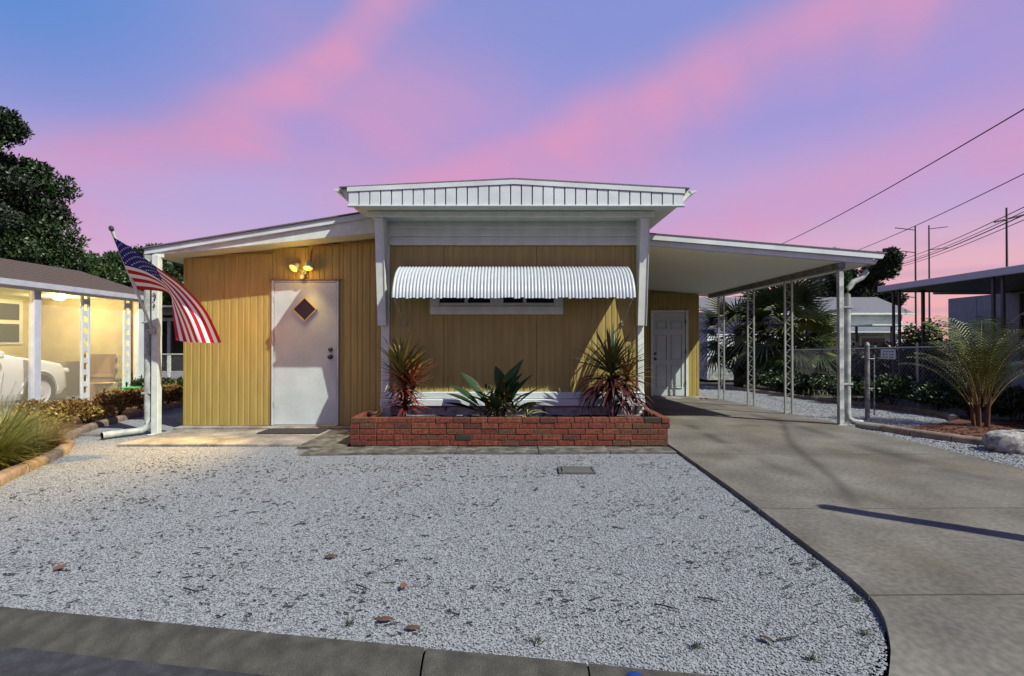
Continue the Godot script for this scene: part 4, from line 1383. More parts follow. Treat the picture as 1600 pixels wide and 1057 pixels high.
func build_left_side():
	var st: SurfaceTool
	# white eave post of the wing
	var ep := thing("eave_post", "white square post under the wing eave beside the flag", "post")
	bp("shaft", M.white, ep, -4.86, -4.765, -0.05, 2.43, -7.41, -7.32, 0.008)
	bp("base_plate", M.white, ep, -4.885, -4.74, -0.02, 0.012, -7.435, -7.295, 0.004)
	st = new_st()
	for c in [[1.86, 0.045], [1.74, 0.02]]:
		var pts := []
		for q in 10:
			var a := -2.0 + 4.0 * q / 9.0
			pts.append(Vector3(-4.815 + cos(a) * c[1] * 0.5, c[0] + sin(a) * c[1], -7.305))
		tube(st, pts, 0.008, 6)
	obj("hook", st, M.dark_metal, ep)
	# downspout next to it
	var ds := thing("downspout", "white downspout left of the eave post with elbow along the ground", "downspout")
	st = new_st()
	tube(st, [Vector3(-4.95, 2.43, -7.38), Vector3(-4.935, 1.3, -7.37), Vector3(-4.92, 0.2, -7.36), Vector3(-4.93, 0.10, -7.34), Vector3(-4.97, 0.065, -7.30), Vector3(-5.12, 0.06, -7.10), Vector3(-5.22, 0.058, -6.93)], 0.046, 14, false)
	obj("pipe", st, M.white_old, ds)
	st = new_st()
	tube(st, [Vector3(-5.12, 0.06, -7.10), Vector3(-5.22, 0.058, -6.93)], 0.041, 14, false)
	obj("pipe_lining", st, M.dark_metal, ds)
	for y in [0.55, 1.5]:
		bp("strap", M.white_old, ds, -4.99, -4.87, y, y + 0.025, -7.42, -7.318, 0.002)
	st = new_st()
	slab(st, [Vector2(-5.75, -7.5), Vector2(-5.1, -7.45), Vector2(-5.15, -7.15), Vector2(-5.7, -7.2)], 0.035, 0.06)
	var ss := obj("stepping_slab", st, M.concrete, null)
	tag(ss, "pale flat concrete slab on gravel left of the downspout elbow", "paving slab")
	# flag
	var f := thing("flag", "stars and stripes flag on a slanted white pole beside the tan wing", "flag")
	var base := Vector3(-4.83, 1.43, -7.29)
	var tip := Vector3(-4.86, 2.60, -6.60)
	st = new_st()
	tube(st, [base, base.lerp(tip, 0.5), tip], [0.015, 0.019, 0.018], 10)
	obj("pole", st, M.white_clean, f)
	st = new_st()
	lathe(st, [Vector2(0.0, 0.07), Vector2(0.02, 0.06), Vector2(0.03, 0.035), Vector2(0.024, 0.01), Vector2(0.014, 0.0), Vector2(0.014, -0.02)], Transform3D(Basis(Vector3(1, 0, 0), 0.5), tip), 12)
	obj("finial", st, M.dark_metal, f)
	st = new_st()
	tube(st, [base.lerp(tip, -0.06), base.lerp(tip, 0.08)], 0.02, 10)
	lim(st, -4.85, -4.79, 1.36, 1.44, -7.318, -7.27, 0.004)
	tube(st, [Vector3(-4.93, 1.40, -7.33), Vector3(-4.80, 1.43, -7.28)], 0.012, 6)
	obj("pole_bracket", st, M.galv, f)
	# cloth: top and bottom edges from hoist to fly
	var tt := [Vector3(-4.86, 2.53, -6.62), Vector3(-4.68, 2.41, -6.66), Vector3(-4.42, 2.19, -6.74), Vector3(-4.13, 1.97, -6.80), Vector3(-3.85, 1.65, -6.84), Vector3(-3.66, 1.245, -6.86)]
	var bb := [Vector3(-4.845, 1.93, -7.02), Vector3(-4.62, 1.92, -7.10), Vector3(-4.50, 1.87, -7.16), Vector3(-4.46, 1.70, -7.14), Vector3(-4.41, 1.47, -7.10), Vector3(-4.37, 1.275, -7.08)]
	var g := []
	var R := 40
	var C := 60
	for i in R + 1:
		var v := float(i) / R
		var row := []
		for j in C + 1:
			var u := float(j) / C
			var p := cat(tt, u).lerp(cat(bb, u), v)
			var wv := 0.035 * u * sin(v * 11.0 + u * 3.0) + 0.02 * sin(u * 7.0 + v * 4.0) * u + 0.05 * sin(v * PI) * (1.0 - u * 0.4)
			p += Vector3(0.25, 0.1, 0.95).normalized() * wv
			p.y -= 0.02 * sin(v * PI) * u
			row.append(p)
		g.append(row)
	st = new_st()
	sheet(st, g, true)
	var fm := mat(1, 1, 1, 0.75)
	fm.albedo_color = Color.WHITE
	fm.albedo_texture = flag_texture()
	fm.cull_mode = BaseMaterial3D.CULL_DISABLED
	fm.backlight_enabled = true
	fm.backlight = Color(0.2, 0.2, 0.2)
	obj("cloth", st, fm, f)
	# neighbour's carport porch, seen along its open side
	var n := thing("neighbour_porch", "neighbour's warmly lit screened porch with brown shingle roof and white posts", "porch")
	bp("floor_slab", M.concrete, n, -10.4, -7.95, -0.2, 0.05, -5.2, -11.9, 0.01)
	bp("back_wall", M.porch_wall, n, -10.5, -10.2, 0.05, 2.35, -5.2, -11.9, 0.0)
	bp("end_wall", M.porch_wall, n, -10.2, -8.2, 0.05, 2.35, -11.7, -11.9, 0.0)
	bp("end_wall", M.porch_wall, n, -10.2, -8.0, 0.05, 2.35, -5.2, -5.35, 0.0)
	bp("ceiling", M.white, n, -10.2, -7.98, 2.16, 2.2, -5.35, -11.7, 0.0)
	bp("pink_panel", M.pink_wall, n, -8.2, -8.09, 0.05, 2.16, -11.72, -11.8, 0.0)
	var pf := bp("fascia_board", M.porch_fascia, n, -7.95, -7.90, 2.11, 2.20, -5.0, -12.1, 0.005)
	st = new_st()
	prism(st, [Vector2(-7.90, 2.10), Vector2(-7.83, 2.15), Vector2(-7.82, 2.24), Vector2(-7.90, 2.24)], -5.0, -12.1)
	obj("gutter", st, M.porch_fascia, pf)
	# shingle courses stepping up the slope
	var rn := Node3D.new()
	rn.name = "roof"
	n.add_child(rn)
	for k in 12:
		var x0 := -7.84 - k * 0.155
		var y0 := 2.235 + k * 0.05
		st = new_st()
		prism(st, [Vector2(x0, y0), Vector2(x0, y0 + 0.018), Vector2(x0 - 0.19, y0 + 0.068), Vector2(x0 - 0.19, y0 + 0.04)], -4.9 + rng.randf_range(-0.01, 0.01), -12.2)
		obj("shingle_course", st, M.shingle, rn)
	st = new_st()
	prism(st, [Vector2(-9.68, 2.2), Vector2(-7.85, 2.2), Vector2(-9.68, 2.79)], -5.0, -12.15)
	obj("roof_deck", st, M.shingle, rn)
	st = new_st()
	prism(st, [Vector2(-9.682, 2.2), Vector2(-11.8, 2.2), Vector2(-11.8, 2.3), Vector2(-9.68, 2.84)], -4.9, -12.2)
	obj("roof_back_slope", st, M.shingle, rn)
	# posts along the open side
	for z in [-5.4, -7.2, -9.13, -10.2, -11.3]:
		var pn := Node3D.new()
		pn.name = "post"
		n.add_child(pn, true)
		if z == -9.13:
			bp("upright", M.porch_fascia, pn, -8.06, -7.96, 0.05, 2.11, z - 0.07, z + 0.07, 0.006)
		else:
			for s in [-1, 1]: bp("upright", M.white_clean, pn, -8.03, -7.985, 0.05, 2.11, z + s * 0.075 - 0.022, z + s * 0.075 + 0.022, 0.004)
			st = new_st()
			var y := 0.2
			while y < 2.0:
				lim(st, -8.015, -8.0, y, y + 0.10, z - 0.053, z + 0.053, 0.0)
				y += 0.22
			obj("scrollwork", st, M.white_clean, pn)
	bp("end_column", M.white_clean, n, -8.08, -7.96, 0.05, 2.11, -11.9, -11.6, 0.006)
	for zz in [[-7.3, -9.05], [-9.21, -10.1], [-10.3, -11.2]]:
		bp("screen_pane", M.pane, n, -8.012, -8.006, 0.08, 2.10, zz[0], zz[1], 0.0)
	# window on the back wall
	var w := bp("window", M.white_clean, n, -10.2, -10.16, 1.2, 2.12, -9.6, -11.3, 0.01)
	for zz in [[-9.7, -10.4], [-10.5, -11.2]]:
		bp("pane", M.glass, w, -10.158, -10.15, 1.25, 1.62, zz[0], zz[1], 0.0)
		bp("pane", M.glass, w, -10.158, -10.15, 1.70, 2.03, zz[0], zz[1], 0.0)
	# ceiling lamp
	st = new_st()
	lathe(st, [Vector2(0.0, -0.07), Vector2(0.07, -0.06), Vector2(0.12, -0.03), Vector2(0.14, 0.0)], Transform3D(Basis(), Vector3(0, 0, 0)))
	var lm := mat(0.9, 0.85, 0.7, 0.4)
	lm.emission_enabled = true
	lm.emission = Color(1.0, 0.85, 0.5)
	lm.emission_energy_multiplier = 1.2
	for lz in [-7.6, -10.8]:
		var lt := thing("ceiling_lamp", "round warm lamp under the neighbour's porch ceiling, %s" % ("near end" if lz > -9 else "far end"), "lamp", "porch ceiling lamps", Vector3(-9.0, 2.155, lz))
		obj("lamp_shade", st.commit(), lm, lt)
		var om := OmniLight3D.new()
		om.name = "lamp_light"
		lt.add_child(om)
		om.position = Vector3(0, -0.16, 0)
		om.light_color = Color(1.0, 0.87, 0.58)
		om.light_energy = 1.7
		om.omni_range = 20.0
		om.omni_attenuation = 2.0
		om.light_size = 0.1
		om.shadow_enabled = true
	build_car()
	# boxes stored on the porch
	var bxn := thing("cardboard_box", "tan cardboard box with round marks standing on the porch floor", "box", "", Vector3(-8.4, 0.05, -11.35))
	bp("carton", M.card, bxn, -0.2, 0.2, 0.0, 0.36, -0.16, 0.16, 0.004)
	bp("flap", M.card, bxn, -0.2, 0.2, 0.36, 0.366, 0.162, 0.29, 0.001)
	for k in 3:
		st = new_st()
		lathe(st, [Vector2(0.022, 0.001), Vector2(0.012, 0.001)], Transform3D(Basis(Vector3(1, 0, 0), PI / 2), Vector3(-0.13, 0.08 + k * 0.09, 0.161)), 12)
		obj("print", st, M.white_old, bxn)
	var lb := thing("leaning_board", "brown sheet of board leaning on the porch's far wall", "board", "", Vector3(-8.75, 0.05, -11.62))
	bp("sheet", mat(0.19, 0.11, 0.055, 0.85), lb, -0.45, 0.25, 0.0, 0.95, -0.03, -0.01, 0.003)
	bp("batten", mat(0.25, 0.16, 0.08, 0.85), lb, -0.45, 0.25, 0.45, 0.52, -0.008, 0.012, 0.003)
	lb.rotation = Vector3(-0.04, 0.0, 0.0)
	var lc := thing("low_cabinet", "low grey cabinet against the porch's far wall behind the car", "cabinet", "", Vector3(-9.65, 0.05, -11.45))
	bp("carcass", mat(0.22, 0.22, 0.22, 0.7), lc, -0.42, 0.42, 0.0, 0.8, -0.22, 0.2, 0.006)
	for dx in [-0.41, 0.005]:
		bp("cabinet_door", mat(0.27, 0.27, 0.27, 0.6), lc, dx, dx + 0.405, 0.05, 0.76, 0.202, 0.22, 0.004)
	var gb := thing("storage_bin", "green storage bin by the last white column of the porch", "bin", "", Vector3(-7.82, 0.02, -11.3))
	bp("tub", M.green, gb, -0.14, 0.14, 0.0, 0.28, -0.18, 0.18, 0.02)
	bp("lid", M.green, gb, -0.155, 0.155, 0.282, 0.31, -0.195, 0.195, 0.008)
	# dark screened room and gate behind the gap
	var sr := thing("screened_room", "dark screened room with white frame glimpsed between post and tan wing", "screen room", "", Vector3(0, 0, 0))
	bp("back_wall", M.grey_wall, sr, -12.0, -5.6, -0.1, 2.16, -18.4, -18.5, 0.0)
	bp("side_wall", M.grey_wall, sr, -12.1, -12.0, -0.1, 2.16, -15.0, -18.5, 0.0)
	bp("side_wall", M.grey_wall, sr, -5.6, -5.5, -0.1, 2.16, -15.0, -18.5, 0.0)
	bp("knee_wall", M.grey_wall, sr, -12.0, -5.6, -0.1, 0.45, -14.98, -15.06, 0.005)
	bp("header", M.white, sr, -12.0, -5.6, 2.0, 2.16, -14.9, -15.05, 0.005)
	bp("sub_header", M.white, sr, -12.0, -5.6, 1.83, 1.92, -14.95, -15.03, 0.005)
	for x in [-10.6, -9.45, -8.3, -7.1]:
		bp("stud", M.white, sr, x - 0.04, x + 0.04, -0.1, 1.83, -14.96, -15.02, 0.004)
	bp("roof", M.grey_metal, sr, -12.2, -5.4, 2.165, 2.22, -14.3, -18.7, 0.005)
	chain_fence("chain_fence", "short chain-link gate between the porch and the tan wing", [Vector3(-8.0, -0.02, -12.0), Vector3(-6.9, -0.02, -12.0), Vector3(-5.0, -0.02, -12.0)], 1.0, 0.06)
	for k in 4:
		bush("dark green bush %s the chain-link gate" % ["just left behind", "right behind", "close in front of", "farthest right behind"][k], "dark_bush", Vector3(-8.1 + k * 0.55, 0.0, -11.6 + (0.25 if k == 2 else 0.0)), 0.36, 0.5, 380, 0.10, [Color(0.016, 0.034, 0.010), Color(0.026, 0.048, 0.013)], "bushes by the gate")
	# bed, edging and grasses
	st = new_st()
	slab(st, [Vector2(-4.62, -4.83), Vector2(-4.85, -5.5), Vector2(-5.06, -6.07), Vector2(-5.5, -6.64), Vector2(-5.8, -7.08), Vector2(-6.15, -8.0), Vector2(-6.35, -9.4), Vector2(-6.5, -12.0), Vector2(-7.95, -12.0), Vector2(-7.95, -4.0), Vector2(-4.2, -4.0)], 0.015, 0.1)
	struct("planting_bed", st, M.mulch, "reddish mulch bed between edging and neighbour's porch")
	edging("bed_edging", "curved tan concrete edging in front of the long grass", [Vector3(-3.9, 0, -3.6), Vector3(-4.55, 0, -4.83), Vector3(-4.80, 0, -5.5), Vector3(-5.03, 0, -6.07), Vector3(-5.4, 0, -6.6), Vector3(-5.62, 0, -6.75)], 0.13, 0.085, 0.62, M.edging)
	edging("bed_edging", "tan concrete edging along the foot of the golden bushes", [Vector3(-5.72, 0, -7.05), Vector3(-6.1, 0, -8.0), Vector3(-6.32, 0, -9.4), Vector3(-6.45, 0, -10.6), Vector3(-6.45, 0, -12.0)], 0.13, 0.085, 0.62, M.edging)
	var gc := [Color(0.11, 0.16, 0.022), Color(0.18, 0.19, 0.03), Color(0.08, 0.115, 0.018), Color(0.24, 0.18, 0.04)]
	var gr := [Color(0.22, 0.13, 0.04), Color(0.16, 0.06, 0.025), Color(0.28, 0.2, 0.06)]
	grass_clump("tall green grass clump nearest the road behind curved edging", Vector3(-5.05, 0.0, -5.15), 1500, 0.58, 0.35, gc)
	grass_clump("broad yellow-green grass clump behind the nearest one", Vector3(-5.55, 0.0, -5.75), 1900, 0.62, 0.5, gc)
	grass_clump("reddish brown grass clump at the bend of the edging", Vector3(-5.48, 0.0, -6.25), 1100, 0.36, 0.35, gr)
	grass_clump("golden grass clump beside the red flower", Vector3(-6.1, 0.0, -6.5), 1300, 0.46, 0.4, [gc[1], gc[3], gr[2]])
	grass_clump("grass clump at the foot of the blue-grey porch post", Vector3(-6.7, 0.0, -7.3), 1100, 0.42, 0.4, [gc[3], gr[2], gc[1]])
	var gd := [Color(0.22, 0.13, 0.03), Color(0.16, 0.075, 0.025), Color(0.3, 0.2, 0.045)]
	var words := ["first golden-brown bush behind the grasses", "second golden-brown bush along the tan edging", "third golden-brown bush along the tan edging", "fourth golden-brown bush along the tan edging", "fifth golden-brown bush, next to the eave post"]
	for k in 5:
		var z := -7.6 - k * 0.75
		bush(words[k], "golden_bush", Vector3(-6.45 - k * 0.07, 0.0, z), 0.34, 0.42, 700, 0.075, gd, "golden bushes along the edging")
	# red flower and bare white branches
	var rf := thing("red_flower", "single red flower head among the grasses by the porch", "flower", "", Vector3(-6.05, 0.0, -6.15))
	st = new_st()
	tube(st, [Vector3(0, 0, 0), Vector3(0.02, 0.3, 0), Vector3(0.0, 0.5, 0.02)], 0.006, 5)
	obj("stem", st, M.bark, rf)
	for k in 14:
		place_leaf(rf, "petal", blade(0.085, 0.03, 0.9, Color(0.4, 0.01, 0.02), Color(0.3, 0.01, 0.02), [[0.0, 0.3], [0.6, 1.0], [1.0, 0.2]], 4), M.leaf, Vector3(0, 0.5, 0.02), k * 2.4, 0.2 + 0.1 * k)
	var wb := thing("bare_branches", "bare white branches standing in the bed before the porch", "branches", "", Vector3(-6.2, 0.0, -6.6))
	st = new_st()
	for k in 5:
		var a := -0.5 + k * 0.28
		var p1 := Vector3(a * 0.3, 0.45, 0.02 * k)
		var p2 := Vector3(a * 0.55, 0.78 + 0.05 * (k % 3), 0.0)
		tube(st, [Vector3(a * 0.1, 0, 0), p1, p2], [0.014, 0.010, 0.004], 6)
		tube(st, [p1, p1 + Vector3(0.07, 0.17, 0.03)], [0.007, 0.003], 5)
	obj("twigs", st, M.white_old, wb)

func build_car():
	var c := thing("parked_car", "white car parked under the neighbour's porch roof, nose away", "car", "", Vector3(-9.2, 0.05, -10.45))
	# stations from the nose (z = 0) back: z, half width, sill, belt, roof, half width of the roof
	var S := [[0.0, 0.50, 0.42, 0.55, 0.58, 0.40], [0.05, 0.68, 0.30, 0.66, 0.72, 0.55], [0.25, 0.80, 0.24, 0.74, 0.84, 0.66], [0.7, 0.86, 0.22, 0.82, 0.92, 0.70], [1.2, 0.88, 0.22, 0.88, 0.98, 0.70], [1.45, 0.88, 0.22, 0.92, 1.06, 0.66], [1.9, 0.88, 0.22, 0.95, 1.36, 0.60], [2.3, 0.88, 0.22, 0.96, 1.46, 0.58], [3.1, 0.88, 0.22, 0.97, 1.47, 0.58], [3.7, 0.88, 0.22, 0.98, 1.38, 0.58], [4.15, 0.86, 0.24, 0.98, 1.10, 0.62], [4.45, 0.80, 0.3, 0.9, 0.98, 0.62], [4.55, 0.7, 0.4, 0.7, 0.75, 0.5]]
	var g := []
	for s in S:
		var row := []
		var half := [Vector2(s[1] * 0.93, s[2]), Vector2(s[1], s[2] + 0.12), Vector2(s[1] * 1.0, lerp(s[2], s[3], 0.7)), Vector2(s[1] * 0.97, s[3]), Vector2(lerp(s[1], s[5], 0.55), lerp(s[3], s[4], 0.6)), Vector2(s[5], s[4] - 0.03), Vector2(s[5] * 0.6, s[4])]
		for p in half: row.append(Vector3(p.x, p.y, s[0]))
		row.append(Vector3(0, s[4] + 0.01, s[0]))
		for k in range(6, -1, -1): row.append(Vector3(-half[k].x, half[k].y, s[0]))
		g.append(row)
	var st := new_st()
	sheet(st, g)
	for e in [0, S.size() - 1]:
		for j in range(0, 13): tri(st, g[e][0], g[e][j + 1], g[e][j + 2] if j < 13 else g[e][14], Vector3(0, 0.6, 2))
	obj("body", st, M.car, c)
	# side glass, windscreen
	for sg in [-1, 1]:
		for zz in [[1.62, 2.35], [2.42, 3.15], [3.22, 3.62]]:
			st = new_st()
			var za: float = zz[0]
			var zb: float = zz[1]
			var ta: float = 0.9 if za > 2.0 else 0.42
			var pa := Vector3(sg * 0.868, 0.985, za)
			var pb := Vector3(sg * 0.868, 0.99, zb)
			var qa := Vector3(sg * lerp(0.86, 0.615, ta), lerp(0.97, 1.40, ta), za + 0.06)
			var qb := Vector3(sg * 0.64, 1.36, zb - 0.03)
			quad(st, pa, pb, qb, qa, Vector3(0, 1, 2.5))
			obj("side_window", st, M.glass, c)
		st = new_st()
		bx(st, Vector3(sg * 0.97, 1.0, 1.72), Vector3(0.14, 0.12, 0.09), 0.03)
		obj("mirror", st, M.car, c)
		st = new_st()
		bx(st, Vector3(sg * 0.62, 0.66, 0.09), Vector3(0.28, 0.10, 0.16), 0.03, Basis(Vector3.UP, -sg * 0.5))
		obj("headlight", st, M.rim, c)
		for wz in [0.85, 3.5]:
			st = new_st()
			var xf := Transform3D(Basis(Vector3(0, 0, 1), -sg * PI / 2), Vector3(sg * 0.80, 0.32, wz))
			lathe(st, [Vector2(0.20, 0.09), Vector2(0.28, 0.105), Vector2(0.32, 0.08), Vector2(0.325, 0.0), Vector2(0.32, -0.1)], xf, 24)
			var wh := obj("wheel", st, M.tyre, c)
			st = new_st()
			lathe(st, [Vector2(0.0, 0.085), Vector2(0.06, 0.085), Vector2(0.10, 0.07), Vector2(0.18, 0.08), Vector2(0.205, 0.095)], xf, 24)
			obj("rim", st, M.rim, wh)
			st = new_st()
			var pts := []
			for q in 15:
				var a := PI * q / 14.0
				pts.append(Vector3(sg * 0.88, 0.32 + sin(a) * 0.37, wz + cos(a) * 0.37))
			tube(st, pts, 0.022, 6)
			obj("wheel_arch", st, M.car, c)
	st = new_st()
	quad(st, Vector3(-0.62, 1.05, 1.405), Vector3(0.62, 1.05, 1.405), Vector3(0.54, 1.385, 1.90), Vector3(-0.54, 1.385, 1.90), Vector3(0, 0.9, 2.4))
	obj("windscreen", st, M.glass, c)
	bp("bumper", M.car, c, -0.62, 0.62, 0.30, 0.46, -0.06, 0.08, 0.04)

# chain-link fence along points: posts, top rail, woven diamonds
func chain_fence(called: String, label: String, pts: Array, h: float, cell: float, wire := 0.0022, group := ""):
	var f := thing(called, label, "fence", group)
	for p in pts:
		var st := new_st()
		tube(st, [p + Vector3(0, -0.1, 0), p + Vector3(0, h + 0.05, 0)], 0.025, 10)
		lathe(st, [Vector2(0.0, 0.05), Vector2(0.02, 0.04), Vector2(0.03, 0.01), Vector2(0.028, 0.0)], Transform3D(Basis(), p + Vector3(0, h + 0.05, 0)), 10)
		obj("post", st, M.galv, f)
	for k in pts.size() - 1:
		var a: Vector3 = pts[k]
		var b: Vector3 = pts[k + 1]
		var st := new_st()
		tube(st, [a + Vector3(0, h, 0), b + Vector3(0, h, 0)], 0.019, 8)
		obj("top_rail", st, M.galv, f)
		var L := Vector2(a.x, a.z).distance_to(Vector2(b.x, b.z))
		var d := (b - a) / L
		st = new_st()
		var y0 := 0.03
		var H := h - 0.03 - y0
		var s := -H
		while s < L:
			for dirn in [1, -1]:
				# clip a 45 degree wire to the panel
				var u0: float = max(s, 0.0)
				var u1: float = min(s + H, L)
				if u1 - u0 > 0.01:
					var v0: float = u0 - s
					var v1: float = u1 - s
					if dirn < 0:
						v0 = H - v0; v1 = H - v1
					var off: Vector3 = d.cross(Vector3.UP) * (0.002 * dirn)
					tube(st, [a + d * u0 + Vector3(0, y0 + v0, 0) + off, a + d * u1 + Vector3(0, y0 + v1, 0) + off], wire, 3, false)
			s += cell * 1.414
		obj("wire_mesh", st, M.wire, f)
	return f

# ------------------------------------------------------------------ right side
func fan_leaf(seed_: int, col: Color) -> ArrayMesh:      # palmetto leaf: stalk along +y, fan at its end
	var r := RandomNumberGenerator.new()
	r.seed = seed_
	var st := new_st()
	st.set_color(col * 0.7)
	tube(st, [Vector3(0, 0, 0), Vector3(0, 0.35, 0.03), Vector3(0, 0.65, 0.12)], [0.014, 0.011, 0.009], 5)
	var c := Vector3(0, 0.65, 0.12)
	var n := 22
	for k in n:
		var a := -1.9 + 3.8 * k / (n - 1)
		var l := 0.72 * (0.75 + 0.25 * cos(a)) * r.randf_range(0.9, 1.08)
		var dir := Vector3(sin(a), cos(a) * 0.9, 0.25).normalized()
		var side := Vector3(cos(a), -sin(a), 0).normalized()
		var last := c
		var lw := 0.006
		for i in 4:
			var t := (i + 1) / 4.0
			var p := c + dir * l * t + Vector3(0, -0.05, 0.30 * t * t) * l
			var w: float = [0.020, 0.021, 0.013, 0.001][i]
			var col2 := col * r.randf_range(0.85, 1.2)
			var fnn := Vector3(0, 0.3, -0.95).normalized()
			ctri(st, last - side * lw, p + side * w, last + side * lw, fnn, col2, col2, col2)
			ctri(st, last - side * lw, p - side * w, p + side * w, fnn, col2, col2, col2)
			last = p; lw = w
	return st.commit()

func feather_frond(seed_: int, col: Color, len_: float) -> ArrayMesh:
	var r := RandomNumberGenerator.new()
	r.seed = seed_
	var st := new_st()
	var pts := []
	var p := Vector3.ZERO
	var N := 14
	for i in N + 1:
		var a := 1.1 * pow(float(i) / N, 1.6)
		pts.append(p)
		p += Vector3(0, cos(a), sin(a)) * len_ / N
	st.set_color(Color(0.20, 0.16, 0.05))
	var rr := []
	for i in N + 1: rr.append(0.012 * (1.0 - 0.85 * i / N))
	tube(st, pts, rr, 5)
	for i in range(3, N + 1):
		for half in 2:
			if i == N and half > 0: break
			var q: Vector3 = pts[i] if half == 0 else pts[i].lerp(pts[min(i + 1, N)], half / 2.0)
			var tn: Vector3 = (pts[min(i + 1, N)] - pts[i - 1]).normalized()
			for sg in [-1, 1]:
				var l := len_ * 0.30 * sin(PI * clamp((i - 1.0) / (N + 1.5), 0.08, 0.93)) * r.randf_range(0.85, 1.1)
				var d := (Vector3(sg, 0, 0) * 0.85 + tn * 0.75 + Vector3(0, -0.12, -0.12)).normalized()
				var wv := tn * 0.0075
				var m := q + d * l * 0.5
				var e := q + d * l + Vector3(0, -0.18 * l, 0)
				var c2 := col * r.randf_range(0.75, 1.25)
				var fnn := d.cross(tn).normalized()
				if fnn.z > 0.0: fnn = -fnn
				ctri(st, q - wv * 0.5, m + wv, q + wv * 0.5, fnn, c2, c2, c2)
				ctri(st, q - wv * 0.5, m - wv, m + wv, fnn, c2, c2, c2)
				ctri(st, m - wv, e, m + wv, fnn, c2, c2, c2)
	return st.commit()

func fan_palm(label: String, at: Vector3, trunk: float, n: int, sc: float):
	var t := thing("fan_palm", label, "palm", "fan palms beyond the fence", at)
	var st := new_st()
	tube(st, [Vector3(0, -0.3, 0), Vector3(0.03, trunk * 0.5, 0), Vector3(0, trunk, 0)], [0.17, 0.15, 0.12], 10)
	obj("trunk", st, M.bark, t)
	var ms := [fan_leaf(1, Color(0.045, 0.068, 0.022)), fan_leaf(2, Color(0.03, 0.05, 0.016)), fan_leaf(3, Color(0.12, 0.125, 0.032)), fan_leaf(4, Color(0.024, 0.04, 0.015))]
	for k in n:
		var u := (k + 0.5) / n
		place_leaf(t, "fan_leaf", ms[rng.randi() % 4], M.leaf, Vector3(0, trunk - 0.25 * u, 0), k * 2.39996, lerp(0.1, 2.3, u) + rng.randf_range(-0.15, 0.15), sc * rng.randf_range(0.85, 1.15))

